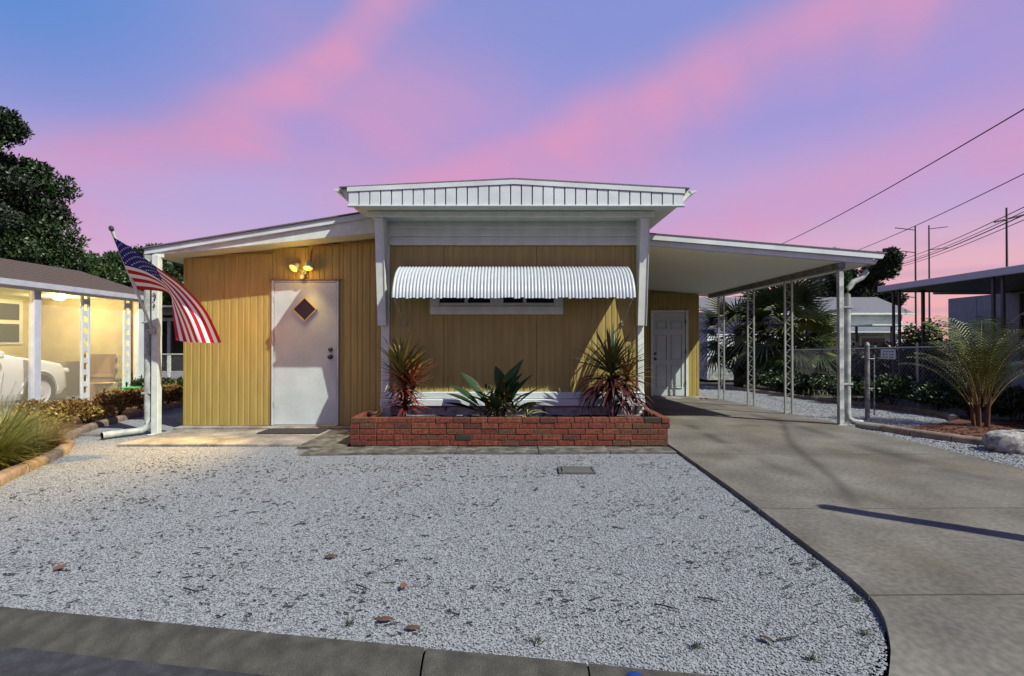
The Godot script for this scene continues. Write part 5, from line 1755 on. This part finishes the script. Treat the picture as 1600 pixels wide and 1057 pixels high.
func build_right_side():
	var st: SurfaceTool
	edging("bed_edging", "tan block edging between driveway gravel and palm mulch bed", [Vector3(5.2, -0.01, -7.7), Vector3(5.35, -0.01, -7.25), Vector3(5.65, -0.01, -6.7), Vector3(6.05, -0.01, -6.35), Vector3(6.8, -0.01, -6.0), Vector3(8.0, -0.01, -5.7)], 0.13, 0.105, 0.5, M.edging)
	edging("bed_edging", "long tan edging curving along the hedge and fence", [Vector3(6.95, gy(-18) - 0.0, -18.0), Vector3(7.05, gy(-15.0), -15.0), Vector3(7.2, gy(-12.1), -12.1), Vector3(7.5, gy(-10.6), -10.6), Vector3(7.45, gy(-9.4), -9.4), Vector3(7.15, gy(-8.8), -8.8)], 0.13, 0.09, 0.6, M.edging)
	st = new_st()
	slab(st, [Vector2(5.25, -7.7), Vector2(5.4, -7.2), Vector2(5.7, -6.7), Vector2(6.1, -6.4), Vector2(8.2, -5.7), Vector2(8.2, -8.6), Vector2(7.2, -8.75), Vector2(6.4, -8.2)], 0.02, 0.08)
	struct("mulch_bed", st, M.mulch, "red bark mulch bed around the small feathery palm")
	# loose chips on the mulch
	var ch := new_st()
	for k in 900:
		var p := Vector3(rng.randf_range(5.6, 7.9), 0.03, rng.randf_range(-8.2, -6.2))
		if p.z > -6.1 - (p.x - 5.6) * 0.2 - 0.25 or not Geometry2D.is_point_in_polygon(Vector2(p.x, p.z), PackedVector2Array([Vector2(5.4, -7.6), Vector2(5.5, -7.2), Vector2(5.85, -6.7), Vector2(6.2, -6.5), Vector2(8.1, -5.9), Vector2(8.1, -8.5), Vector2(7.2, -8.6), Vector2(6.4, -8.1)])): continue
		bx(ch, p, Vector3(rng.randf_range(0.02, 0.06), 0.008, rng.randf_range(0.008, 0.018)), 0.0, Basis(Vector3.UP, rng.randf() * TAU) * Basis(Vector3.RIGHT, rng.randf_range(-0.5, 0.5)))
	var chips := obj("bark_litter", ch, M.mulch)
	chips.set_meta("kind", "stuff"); tag(chips, "loose red bark chips strewn over the mulch bed", "bark")
	# rock
	var rk := new_st()
	var nz := FastNoiseLite.new()
	nz.seed = 77; nz.frequency = 1.4; nz.fractal_octaves = 4
	var g := []
	for i in 17:
		var row := []
		for j in 33:
			var th := PI * i / 16.0
			var ph := TAU * j / 32.0
			var d := Vector3(sin(th) * cos(ph), cos(th), sin(th) * sin(ph))
			var e := 0.62
			var q := Vector3(sign(d.x) * pow(abs(d.x), e), sign(d.y) * pow(abs(d.y), e), sign(d.z) * pow(abs(d.z), e))
			q *= 1.0 + 0.16 * nz.get_noise_3dv(d * 1.6) + 0.06 * nz.get_noise_3dv(d * 6.0)
			if q.y < -0.1 and q.y > -0.3: q *= 0.93
			row.append(Vector3(5.86, 0.10, -6.22) + q * Vector3(0.40, 0.135, 0.20))
		g.append(row)
	sheet(rk, g)
	var ro := obj("boulder", rk, M.stone)
	tag(ro, "weathered pale grey boulder on gravel beside the driveway", "rock")
	# gate post with its thin gate bar
	var gp := thing("gate_post", "lone grey steel gate post beside the carport downspout", "post", "", Vector3(5.78, 0.0, -8.85))
	st = new_st()
	tube(st, [Vector3(0, -0.2, 0), Vector3(0, 1.18, 0)], 0.036, 12)
	lathe(st, [Vector2(0.0, 0.075), Vector2(0.025, 0.06), Vector2(0.042, 0.02), Vector2(0.04, 0.0)], Transform3D(Basis(), Vector3(0, 1.18, 0)), 12)
	obj("shaft", st, M.grey_metal, gp)
	st = new_st()
	tube(st, [Vector3(0.11, 0.06, 0.0), Vector3(0.11, 1.05, 0.0)], 0.011, 8)
	obj("gate_bar", st, M.grey_metal, gp)
	for y in [0.12, 0.5, 0.98]:
		st = new_st()
		tube(st, [Vector3(0.0, y, 0.038), Vector3(0.11, y, 0.014)], 0.007, 6)
		obj("hinge", st, M.galv, gp)
	# fence along the lot line
	var fp := []
	for z in [-6.2, -8.4, -10.8, -13.2, -15.6, -18.0, -21.0]: fp.append(Vector3(8.05, gy(z), z))
	chain_fence("chain_fence", "long galvanised chain-link fence behind the hedge and small palm", fp, 1.22, 0.062, 0.0024)
	var sg := thing("fence_sign", "small white notice hung on the chain-link fence", "sign", "", Vector3(8.03, 1.0, -11.6))
	bp("board", M.white_clean, sg, -0.012, -0.002, -0.11, 0.1, -0.23, 0.23, 0.002)
	for k in 3:
		for j in 4:
			bp("print", M.dark_metal, sg, -0.0135, -0.0125, 0.04 - k * 0.06, 0.062 - k * 0.06, 0.17 - j * 0.09 - rng.randf_range(0.03, 0.07), 0.17 - j * 0.09, 0.0)
	# hedge bushes inside the edging
	var hw := ["far", "second", "third", "fourth", "fifth", "sixth", "seventh", "nearest"]
	for k in 8:
		var z := -17.0 + k * 1.02
		bush("%s low green hedge bush, counted from the palms towards the road" % hw[k], "hedge_bush", Vector3(7.62 + 0.1 * sin(k * 2.0), gy(z), z), 0.55, 0.62, 620, 0.10, [Color(0.018, 0.042, 0.012), Color(0.028, 0.06, 0.015)], "hedge bushes along the fence", "hedge bush")
	for k in 3:
		bush("%s dark leafy bush against the fence behind the small feathery palm" % ["first", "second", "third"][k], "dark_bush", Vector3(7.85 + 0.05 * k, -0.03, -9.3 + k * 0.8), 0.42, 0.6, 520, 0.11, [Color(0.014, 0.028, 0.010), Color(0.022, 0.045, 0.012)], "dark bushes behind the palm")
	# small feathery palm
	var p := thing("feather_palm", "small yellow-green feathery palm in the red mulch bed", "palm", "", Vector3(6.85, 0.0, -7.95))
	st = new_st()
	for k in 5:
		var a := TAU * k / 5.0
		tube(st, [Vector3(cos(a) * 0.09, -0.05, sin(a) * 0.09), Vector3(cos(a) * 0.11, 0.3, sin(a) * 0.11), Vector3(cos(a) * 0.16, 0.62, sin(a) * 0.16)], [0.036, 0.027, 0.016], 7)
	obj("trunk", st, mat(0.085, 0.04, 0.018, 0.9), p)
	var fr := [feather_frond(3, Color(0.085, 0.12, 0.02), 1.25), feather_frond(4, Color(0.055, 0.085, 0.018), 1.2), feather_frond(5, Color(0.085, 0.085, 0.02), 1.1), feather_frond(6, Color(0.05, 0.07, 0.018), 1.25)]
	for k in 34:
		var a := k * 2.39996
		var u := k / 34.0
		var o := obj("frond", fr[k % 4], M.leaf, p)
		o.transform = Transform3D(Basis(Vector3.UP, a) * Basis(Vector3.RIGHT, lerp(0.02, 0.5, u) + rng.randf_range(-0.1, 0.1)) * Basis.from_scale(Vector3.ONE * rng.randf_range(0.85, 1.1)), Vector3(sin(a) * 0.1, 0.25 + 0.3 * (1.0 - u), cos(a) * 0.1))
	p.scale = Vector3(0.88, 0.98, 0.88)
	# fan palms beyond the fence
	fan_palm("tall dense fan palm behind the fence, seen between the carport posts", Vector3(8.7, -0.2, -17.3), 2.0, 46, 1.45)
	fan_palm("shorter fan palm left of the dense one, towards the tan rear wall", Vector3(7.9, -0.25, -19.0), 1.9, 30, 1.3)
	fan_palm("drooping yellow-green fan palm right of the dense one", Vector3(8.8, -0.2, -16.3), 1.4, 30, 1.0)
	# white trailer home beyond
	var t := thing("trailer_home", "white lap-sided trailer home with grey shingle roof beyond the fence", "trailer home")
	bp("wall", M.white_old, t, 8.0, 16.0, -0.3, 2.5, -22.3, -26.0, 0.0)
	for k in 15:
		var y := 1.60 + k * 0.06 if false else 0.7 + k * 0.12
		st = new_st()
		prism(st, [Vector2(0.0, y), Vector2(0.03, y), Vector2(0.008, y + 0.118), Vector2(0.0, y + 0.118)], 8.0, 16.0, Transform3D(Basis(Vector3(0, 0, 1), Vector3(0, 1, 0), Vector3(1, 0, 0)), Vector3(0, 0, -22.3)))
		obj("siding_board", st, M.white_clean, t)
	for k in 6:
		var z0 := -21.9 - k * 0.36
		var y0 := 2.42 + k * 0.13
		st = new_st()
		prism(st, [Vector2(z0, y0), Vector2(z0, y0 + 0.025), Vector2(z0 - 0.42, y0 + 0.175), Vector2(z0 - 0.42, y0 + 0.14)], 7.8, 16.2, Transform3D(Basis(Vector3(0, 0, 1), Vector3(0, 1, 0), Vector3(1, 0, 0)), Vector3.ZERO))
		obj("shingle_course", st, M.shingle_grey, t)
	bp("fascia_board", M.white, t, 7.8, 16.2, 2.36, 2.43, -21.86, -21.95, 0.004)
	bp("awning", M.white, t, 12.2, 16.0, 1.62, 1.66, -21.0, -22.25, 0.004)
	for x in [12.6, 14.2]:
		var w := bp("window", M.white, t, x, x + 1.1, 0.6, 1.5, -22.2, -22.26, 0.004)
		bp("pane", M.glass, w, x + 0.08, x + 1.02, 0.68, 1.42, -22.19, -22.2, 0.0)
	# the other neighbour's grey carport and wall
	var n := thing("neighbour_carport", "dark grey metal carport roof of the home beyond the chain-link fence", "carport")
	bp("roof", M.grey_metal, n, 9.0, 12.2, 2.50, 2.60, -5.0, -13.3, 0.01)
	bp("fascia_board", mat(0.36, 0.38, 0.42, 0.5), n, 8.94, 8.998, 2.47, 2.615, -5.0, -13.3, 0.01)
	bp("fascia_board", mat(0.3, 0.31, 0.34, 0.5), n, 8.998, 12.2, 2.47, 2.605, -13.302, -13.35, 0.01)
	for pz in [-7.6, -10.2, -12.9]:
		for s in [-1, 1]:
			bp("post", M.dark_metal, n, 9.1, 9.15, -0.1, 2.5, pz + s * 0.1 - 0.025, pz + s * 0.1 + 0.025, 0.004)
	bp("post", M.dark_metal, n, 9.9, 9.96, -0.2, 2.5, -13.1, -13.16, 0.004)
	var nb := thing("neighbour_home", "grey-walled home behind the dark neighbouring carport", "house")
	bp("wall", M.grey_wall, nb, 12.2, 16.0, -0.2, 2.46, -4.0, -15.2, 0.0)
	for k in 12:
		bp("wall_panel", M.grey_wall, nb, 12.165, 12.2, 0.0, 2.46, -5.0 - k * 0.84, -5.83 - k * 0.84, 0.006)
	bp("roof", M.shingle_grey, nb, 12.0, 16.3, 2.61, 2.72, -3.8, -15.5, 0.01)
	for wz in [-7.5, -11.4]:
		var nw := bp("window", M.white_old, nb, 12.10, 12.164, 1.25, 2.15, wz, wz - 1.1, 0.006)
		bp("pane", M.glass, nw, 12.09, 12.1, 1.32, 2.08, wz - 0.08, wz - 1.02, 0.0)
		bp("sill", M.white_old, nw, 12.05, 12.1, 1.20, 1.25, wz + 0.05, wz - 1.15, 0.004)
	bp("meter_box", M.galv, nb, 12.02, 12.164, 1.3, 1.75, -14.0, -14.3, 0.02)
	st = new_st()
	tube(st, [Vector3(12.13, 2.4, -12.95), Vector3(12.13, 1.0, -12.95), Vector3(12.1, 0.85, -12.9)], 0.04, 8)
	obj("drainpipe", st, M.dark_metal, nb)
	var ub := thing("white_canopy", "small flat white canopy beyond the fence left of the grey wall", "canopy")
	bp("canopy_sheet", M.white, ub, 11.6, 13.0, 1.78, 1.83, -17.5, -18.6, 0.005)
	for x in [11.7, 12.9]: bp("leg", M.dark_metal, ub, x - 0.03, x + 0.03, -0.3, 1.78, -18.5, -18.44, 0.0)
	bush("flowering vine bush growing beside the small white canopy", "vine_bush", Vector3(12.6, -0.3, -16.8), 0.6, 2.2, 900, 0.16, [Color(0.06, 0.09, 0.03), Color(0.09, 0.11, 0.03)], "")
	for k in 5:
		bush("%s dark bush mass beyond the chain-link fence, counted from the carport" % ["first", "second", "third", "fourth", "fifth"][k], "dark_bush", Vector3(8.6 + k * 0.75, -0.3, -20.3 + k * 1.5), 0.9, 1.55, 900, 0.16, [Color(0.014, 0.024, 0.009), Color(0.020, 0.034, 0.011)], "bush mass beyond the fence")
	# street pole whose shadow falls on the drive
	var sp := thing("street_pole", "slim grey sign pole at the road edge right of the drive", "pole", "", Vector3(4.4, -0.05, -2.4))
	st = new_st()
	tube(st, [Vector3(0, -0.2, 0), Vector3(0, 3.1, 0)], [0.085, 0.075], 12)
	obj("shaft", st, M.galv, sp)
	st = new_st()
	lathe(st, [Vector2(0.0, 0.03), Vector2(0.035, 0.02), Vector2(0.077, 0.0)], Transform3D(Basis(), Vector3(0, 3.1, 0)), 12)
	obj("cap", st, M.galv, sp)

# ------------------------------------------------------------------ far things
func build_background():
	var dg := [Color(0.016, 0.036, 0.010), Color(0.024, 0.055, 0.013), Color(0.038, 0.075, 0.018), Color(0.014, 0.028, 0.010)]
	tree("big dark green tree rising behind the neighbour's porch roof", Vector3(-20.0, -0.3, -20), 10.4, Vector3(0.0, 5.6, 0), 3.2, 4.4, 84, 0.55, 1.1, 24000, 0.24, dg, "trees behind the homes")
	tree("middle tree behind the porch, lower than its tall neighbour", Vector3(-21.4, -0.4, -27), 6.5, Vector3(0.0, 4.2, 0), 3.0, 1.7, 36, 0.4, 0.95, 11000, 0.26, dg, "trees behind the homes")
	tree("rounded tree behind the flag", Vector3(-22.8, -0.4, -32), 7.4, Vector3(0.3, 5.6, 0), 3.2, 1.8, 40, 0.4, 0.95, 12000, 0.28, dg, "trees behind the homes")
	tree("leafy tree beside the tan wing's eave", Vector3(-20.6, -0.4, -33), 6.6, Vector3(0.0, 4.9, 0), 3.2, 1.5, 34, 0.4, 0.9, 10000, 0.28, dg, "trees behind the homes")
	tree("open-crowned tree behind the white trailer home", Vector3(22.0, -0.4, -35), 9.2, Vector3(0.0, 5.7, 0), 2.6, 2.4, 40, 0.4, 0.85, 10000, 0.30, dg, "trees behind the homes")
	tree("small tree behind the carport posts and fan palms", Vector3(18.3, -0.4, -36), 5.6, Vector3(0.0, 3.7, 0), 2.6, 1.6, 18, 0.8, 1.2, 6000, 0.3, dg, "trees behind the homes")
	# utility poles
	var spec := [[52.0, -70.0, 16.6, "tall bare utility pole with cross arms, left of the far pair"], [57.6, -75.0, 17.8, "tall bare utility pole with cross arms, right of the far pair"], [41.0, -45.0, 12.8, "nearer utility pole with a slanted top arm above the grey carport"]]
	for k in 3:
		var s: Array = spec[k]
		var p := thing("utility_pole", s[3], "utility pole", "utility poles", Vector3(s[0], -0.4, s[1]))
		var st := new_st()
		tube(st, [Vector3(0, 0, 0), Vector3(0, s[2], 0)], ([0.13, 0.09] if k < 2 else [0.10, 0.07]), 8)
		obj("shaft", st, M.pole, p)
		for a in ([[-0.3, 0.95], [-3.2, 0.95], [-9.0, 0.9]] if k < 2 else [[-0.9, 1.0]]):
			st = new_st()
			var sgn := -1.0 if k == 0 else 1.0
			if k < 2: tube(st, [Vector3(0, s[2] + a[0] - 0.2, 0), Vector3(sgn * 2.6, s[2] + a[0] + 0.1, 0)], 0.06, 6)
			else: tube(st, [Vector3(-1.0, s[2] + a[0] - 0.3, 0), Vector3(1.8, s[2] + a[0] + 0.4, 0)], 0.08, 6)
			obj("cross_arm", st, M.pole, p)
	# overhead wires
	var wires := [
		[Vector3(15.8, 6.84, -37.0), Vector3(10.6, 6.5, -8.0), 0.015, 0.35, "thick black overhead wire running up to the top right corner"],
		[Vector3(28.3, 8.64, -46.0), Vector3(18.2, 8.1, -14.0), 0.02, 0.25, "single overhead wire below the thickest one, above the carport's outer end"],
		[Vector3(50.0, 11.8, -70.0), Vector3(24.0, 8.3, -22.0), 0.026, 0.3, "topmost of the four bundled wires running to the far poles"],
		[Vector3(50.0, 11.4, -70.0), Vector3(24.0, 8.08, -22.0), 0.022, 0.3, "second from top of the four bundled wires to the far poles"],
		[Vector3(50.0, 11.2, -70.0), Vector3(24.0, 7.9, -22.0), 0.034, 0.3, "thickest, third of the four bundled wires to the far poles"],
		[Vector3(50.0, 10.95, -70.0), Vector3(24.0, 7.62, -22.0), 0.024, 0.3, "lowest of the four bundled wires running to the far poles"]]
	for w in wires:
		var st := new_st()
		var pts := []
		for i in 25:
			var t := i / 24.0
			var p: Vector3 = w[0].lerp(w[1], t)
			p.y -= w[3] * sin(PI * t)
			pts.append(p)
		tube(st, pts, w[2], 6)
		var o := obj("overhead_wire", st, M.cable)
		tag(o, w[4], "wire", "overhead wires")

# ------------------------------------------------------------------ gravel
func stone_mesh(seed_: int) -> ArrayMesh:
	var r := RandomNumberGenerator.new()
	r.seed = seed_
	var v := []
	for d in [Vector3(1, 0, 0), Vector3(-1, 0, 0), Vector3(0, 1, 0), Vector3(0, -1, 0), Vector3(0, 0, 1), Vector3(0, 0, -1)]:
		v.append((d + Vector3(r.randf_range(-0.35, 0.35), r.randf_range(-0.35, 0.35), r.randf_range(-0.35, 0.35))) * r.randf_range(0.75, 1.1))
	var st := new_st()
	for f in [[0, 2, 4], [0, 4, 3], [0, 3, 5], [0, 5, 2], [1, 2, 4], [1, 4, 3], [1, 3, 5], [1, 5, 2]]:
		tri(st, v[f[0]], v[f[1]], v[f[2]], Vector3.ZERO)
	return st.commit()

func scatter(called: String, label: String, poly: PackedVector2Array, box: Rect2, count: int, s0: float, s1: float, y: float, sloped: bool):
	var tr := []
	var pos := PackedVector3Array()
	while pos.size() < count:
		var q := Vector2(rng.randf_range(box.position.x, box.end.x), rng.randf_range(box.position.y, box.end.y))
		if Geometry2D.is_point_in_polygon(q, poly): pos.append(Vector3(q.x, y + (gy(q.y) if sloped else 0.0), q.y))
	var mm := MultiMesh.new()
	mm.transform_format = MultiMesh.TRANSFORM_3D
	mm.use_colors = true
	mm.mesh = stone_mesh(12)
	mm.instance_count = count
	for i in count:
		var s := rng.randf_range(s0, s1)
		var b := Basis(Vector3(rng.randf_range(-1, 1), rng.randf_range(-1, 1), rng.randf_range(-1, 1)).normalized(), rng.randf() * TAU)
		b = b * Basis.from_scale(Vector3(s * rng.randf_range(0.8, 1.3), s * rng.randf_range(0.8, 1.2), s))
		b = Basis.from_scale(Vector3(1.0, 0.42, 1.0)) * b
		mm.set_instance_transform(i, Transform3D(b, pos[i] + Vector3(0, rng.randf_range(-0.1, 0.25) * s, 0)))
		var v := rng.randf_range(0.205, 0.275)
		var u := rng.randf()
		if u < 0.04: v *= 0.4
		elif u < 0.14: v *= 0.75
		mm.set_instance_color(i, Color(v * 0.86, v * 0.94, v * 1.01))
	var o := MultiMeshInstance3D.new()
	o.name = called
	o.multimesh = mm
	o.material_override = M.vcol
	add_child(o)
	o.set_meta("kind", "stuff"); tag(o, label, "gravel")

func build_gravel():
	var yard := PackedVector2Array([Vector2(-4.2, zk(-4.2) - 0.01), Vector2(0.627, zk(0.627) - 0.01), Vector2(1.28, zk(1.28) - 0.01), Vector2(1.44, -2.1), Vector2(1.565, -2.285), Vector2(1.67, -2.5), Vector2(1.735, -2.8), Vector2(1.775, -3.66), Vector2(1.805, -4.43), Vector2(1.835, -6.06), Vector2(1.1, -6.06), Vector2(0.3, -6.03), Vector2(-0.63, -6.04), Vector2(-1.72, -6.0), Vector2(-2.36, -5.95), Vector2(-2.53, -6.48), Vector2(-4.74, -6.48), Vector2(-4.76, -7.9), Vector2(-5.6, -9.0), Vector2(-6.2, -9.0), Vector2(-6.0, -7.95), Vector2(-5.6, -7.0), Vector2(-5.3, -6.6), Vector2(-4.95, -6.07), Vector2(-4.72, -5.5), Vector2(-4.47, -4.83), Vector2(-3.9, -3.75)])
	scatter("gravel", "loose white gravel stones covering the front yard", yard, Rect2(-6.3, -9.0, 8.2, 7.3), 400000, 0.0036, 0.0088, 0.003, false)
	var side := PackedVector2Array([Vector2(4.92, -4.3), Vector2(4.92, -8.1), Vector2(4.92, -13.3), Vector2(4.7, -17.0), Vector2(6.85, -17.0), Vector2(7.0, -14.0), Vector2(7.1, -12.1), Vector2(7.4, -10.6), Vector2(7.35, -9.4), Vector2(7.05, -8.85), Vector2(6.4, -8.2), Vector2(5.2, -7.72), Vector2(5.28, -7.25), Vector2(5.57, -6.7), Vector2(6.0, -6.3), Vector2(8.0, -5.6), Vector2(8.0, -4.3)])
	scatter("path_gravel", "white gravel stones beside driveway and along the fence bed", side, Rect2(4.6, -17.0, 3.5, 12.8), 60000, 0.011, 0.019, 0.0, true)

# ------------------------------------------------------------------ small things
func build_small_things():
	var st: SurfaceTool
	var vb := thing("valve_box", "grey-green rectangular valve box lid set in the gravel", "valve box", "", Vector3(0.62, 0.0, -5.25))
	var rim := new_st()
	lim(rim, -0.175, -0.150, -0.06, 0.028, -0.12, 0.12, 0.003)
	lim(rim, 0.150, 0.175, -0.06, 0.028, -0.12, 0.12, 0.003)
	lim(rim, -0.149, 0.149, -0.06, 0.028, 0.098, 0.12, 0.003)
	lim(rim, -0.149, 0.149, -0.06, 0.028, -0.12, -0.098, 0.003)
	obj("rim", rim, M.box_lid, vb)
	bp("lid", M.box_lid, vb, -0.142, 0.142, -0.04, 0.032, -0.09, 0.09, 0.006)
	vb.rotation.y = -0.02
	st = new_st()
	lim(st, -3.38, -2.55, 0.036, 0.05, -7.58, -7.20, 0.004)
	var dm := obj("doormat", st, M.mat_rubber)
	tag(dm, "thin black doormat in front of the diamond-window door", "doormat")
	# blue marker on the kerb
	var bm := thing("blue_marker", "small blue domed reflector on the kerb at the bottom edge", "marker", "", Vector3(0.455, 0.006, -2.03))
	st = new_st()
	var prof := []
	for k in 7: prof.append(Vector2(0.03 * sin(PI / 2 * k / 6.0), 0.012 * cos(PI / 2 * k / 6.0)))
	lathe(st, prof, Transform3D(), 16)
	obj("dome", st, M.blue, bm)
	st = new_st()
	lathe(st, [Vector2(0.0, 0.004), Vector2(0.033, 0.004), Vector2(0.035, -0.006)], Transform3D(), 16)
	obj("base", st, M.dark_metal, bm)
	# meter box and small pots against the skirting
	var wbx := thing("white_block", "small pale block standing behind the planter's door-side end", "block", "", Vector3(-1.62, 0.28, -7.05))
	bp("block", M.white_old, wbx, -0.055, 0.055, -0.02, 0.12, -0.04, 0.04, 0.004)
	bp("cap", M.white_old, wbx, -0.06, 0.06, 0.122, 0.135, -0.045, 0.045, 0.003)
	var pot := thing("clay_pot", "brown clay pot behind the planter's door-side end", "pot", "", Vector3(-1.74, 0.27, -6.82))
	st = new_st()
	lathe(st, [Vector2(0.05, 0.11), Vector2(0.062, 0.12), Vector2(0.068, 0.12), Vector2(0.068, 0.09), Vector2(0.058, 0.085), Vector2(0.045, -0.02)], Transform3D(), 18)
	obj("body", st, mat(0.10, 0.045, 0.025, 0.85), pot)
	st = new_st()
	lathe(st, [Vector2(0.0, 0.10), Vector2(0.055, 0.10)], Transform3D(), 14)
	obj("soil", st, M.soil, pot)
	# dead leaves and twigs on the gravel
	var leafm := []
	for k in 3:
		var b := new_st()
		var n := 6
		var g := []
		for i in n + 1:
			var t := float(i) / n
			var w := 0.017 * sin(PI * (0.06 + 0.9 * t))
			g.append([Vector3(-w, 0.008 + 0.006 * k, 0.06 * t), Vector3(0, 0.002 + 0.01 * sin(t * PI), 0.06 * t), Vector3(w, 0.010, 0.06 * t)])
		sheet(b, g)
		leafm.append(b.commit())
	var browns := [mat(0.07, 0.035, 0.022, 0.85), mat(0.04, 0.026, 0.018, 0.9), mat(0.11, 0.05, 0.032, 0.85)]
	var lp := [[-1.075, -3.13, "curled brown leaf on the gravel left of centre near the kerb"], [0.22, -4.6, "rusty leaf on the gravel below the valve box"], [-0.54, -2.78, "reddish leaf on the gravel nearer the kerb"], [-0.46, -2.36, "pale brown leaf lying by the kerb edge"], [1.04, -2.29, "broken brick-coloured leaf near the driveway's curved edge"], [-2.46, -3.0, "orange-brown leaf at the gravel's far end by the kerb"], [-0.6, -2.42, "dark moss-coloured leaf by the kerb"], [1.32, -3.85, "tan leaf on gravel along the driveway edge"]]
	for k in lp.size():
		var o := obj("fallen_leaf", leafm[k % 3], browns[k % 3])
		o.transform = Transform3D(Basis(Vector3.UP, rng.randf() * TAU) * Basis.from_scale(Vector3.ONE * rng.randf_range(0.8, 1.3)), Vector3(lp[k][0], 0.012, lp[k][1]))
		tag(o, lp[k][2], "leaf", "fallen leaves on the gravel")
	var tp := [[-1.60, -2.72, "forked dark twig on the gravel near the kerb"], [0.72, -2.55, "long thin twig at the gravel's curved corner"], [0.95, -2.62, "bent twig lying beside the long thin one"], [1.15, -2.28, "black twig close to the driveway's curved edge"], [-0.75, -2.75, "greenish twig lying flat before the planter"]]
	for k in tp.size():
		st = new_st()
		var a := rng.randf_range(-0.6, 0.6)
		var d := Vector3(cos(a), 0, sin(a))
		var c := Vector3(tp[k][0], 0.016, tp[k][1])
		tube(st, [c - d * 0.055, c + Vector3(0, 0.006, 0.008), c + d * 0.06], [0.0042, 0.0036, 0.002], 5)
		tube(st, [c, c + Vector3(d.z, 0.15, d.x) * 0.05], [0.003, 0.0015], 5)
		var o := obj("twig", st, M.twig)
		tag(o, tp[k][2], "twig", "twigs on the gravel")
	# the many small bits: one mass
	st = new_st()
	var patch := FastNoiseLite.new()
	patch.seed = 31; patch.frequency = 0.012; patch.fractal_octaves = 3
	for k in 7000:
		var x := rng.randf_range(-4.4, 1.75)
		var z := rng.randf_range(-5.9, zk(x) - 0.04)
		if patch.get_noise_2d(x * 100.0, z * 100.0) + rng.randf_range(-0.45, 0.35) < 0.0: continue
		if x > drive_left(z) - 0.03 or x < -4.2 + (-4.0 - z) * 0.25: continue
		var a := rng.randf_range(-0.7, 0.7)
		var L := rng.randf_range(0.003, 0.014) * (2.6 if rng.randf() < 0.1 else 1.0)
		var d := Vector3(cos(a), rng.randf_range(-0.1, 0.2), sin(a)) * L
		var c := Vector3(x, 0.012, z)
		tube(st, [c - d, c + d], rng.randf_range(0.0012, 0.0034), 4)
	var lt := obj("twig_litter", st, M.twig)
	lt.set_meta("kind", "stuff"); tag(lt, "fine dark bits of twig littering the white gravel", "litter")

func build_weeds():
	# small tufts along the edges of drive and kerb
	var spots := [[1.70, -3.05], [1.66, -2.62], [1.5, -2.32], [1.72, -4.0], [0.1, -2.26], [-0.72, -2.40], [0.75, -2.22], [1.18, -2.14]]
	var words := ["on the gravel against the drive edge, halfway down", "at the drive's curve above the corner", "in the curved gravel corner by the drive", "against the drive edge, uppermost of the row", "by the kerb right of centre", "by the kerb left of centre", "by the kerb left of the blue marker's drive side", "by the kerb nearest the drive"]
	for k in spots.size():
		var t := thing("weed_tuft", "small dull green weed tuft %s" % words[k], "weed", "weed tufts in the gravel", Vector3(spots[k][0], 0.006, spots[k][1]))
		var st := new_st()
		for i in 46:
			var az := rng.randf() * TAU
			var o := Vector3(cos(az), 0, sin(az))
			var p := o * rng.randf_range(0.0, 0.03)
			var e := p + o * rng.randf_range(0.005, 0.022) + Vector3.UP * rng.randf_range(0.006, 0.022)
			var sd := Vector3(-o.z, 0, o.x) * rng.randf_range(0.0016, 0.0034)
			var c := Color(0.035, 0.04, 0.018) * rng.randf_range(0.6, 1.3)
			ctri(st, p - sd, p + sd, e, (Vector3.UP + o * 0.3).normalized(), c, c, c)
		obj("blades", st, M.leaf, t)
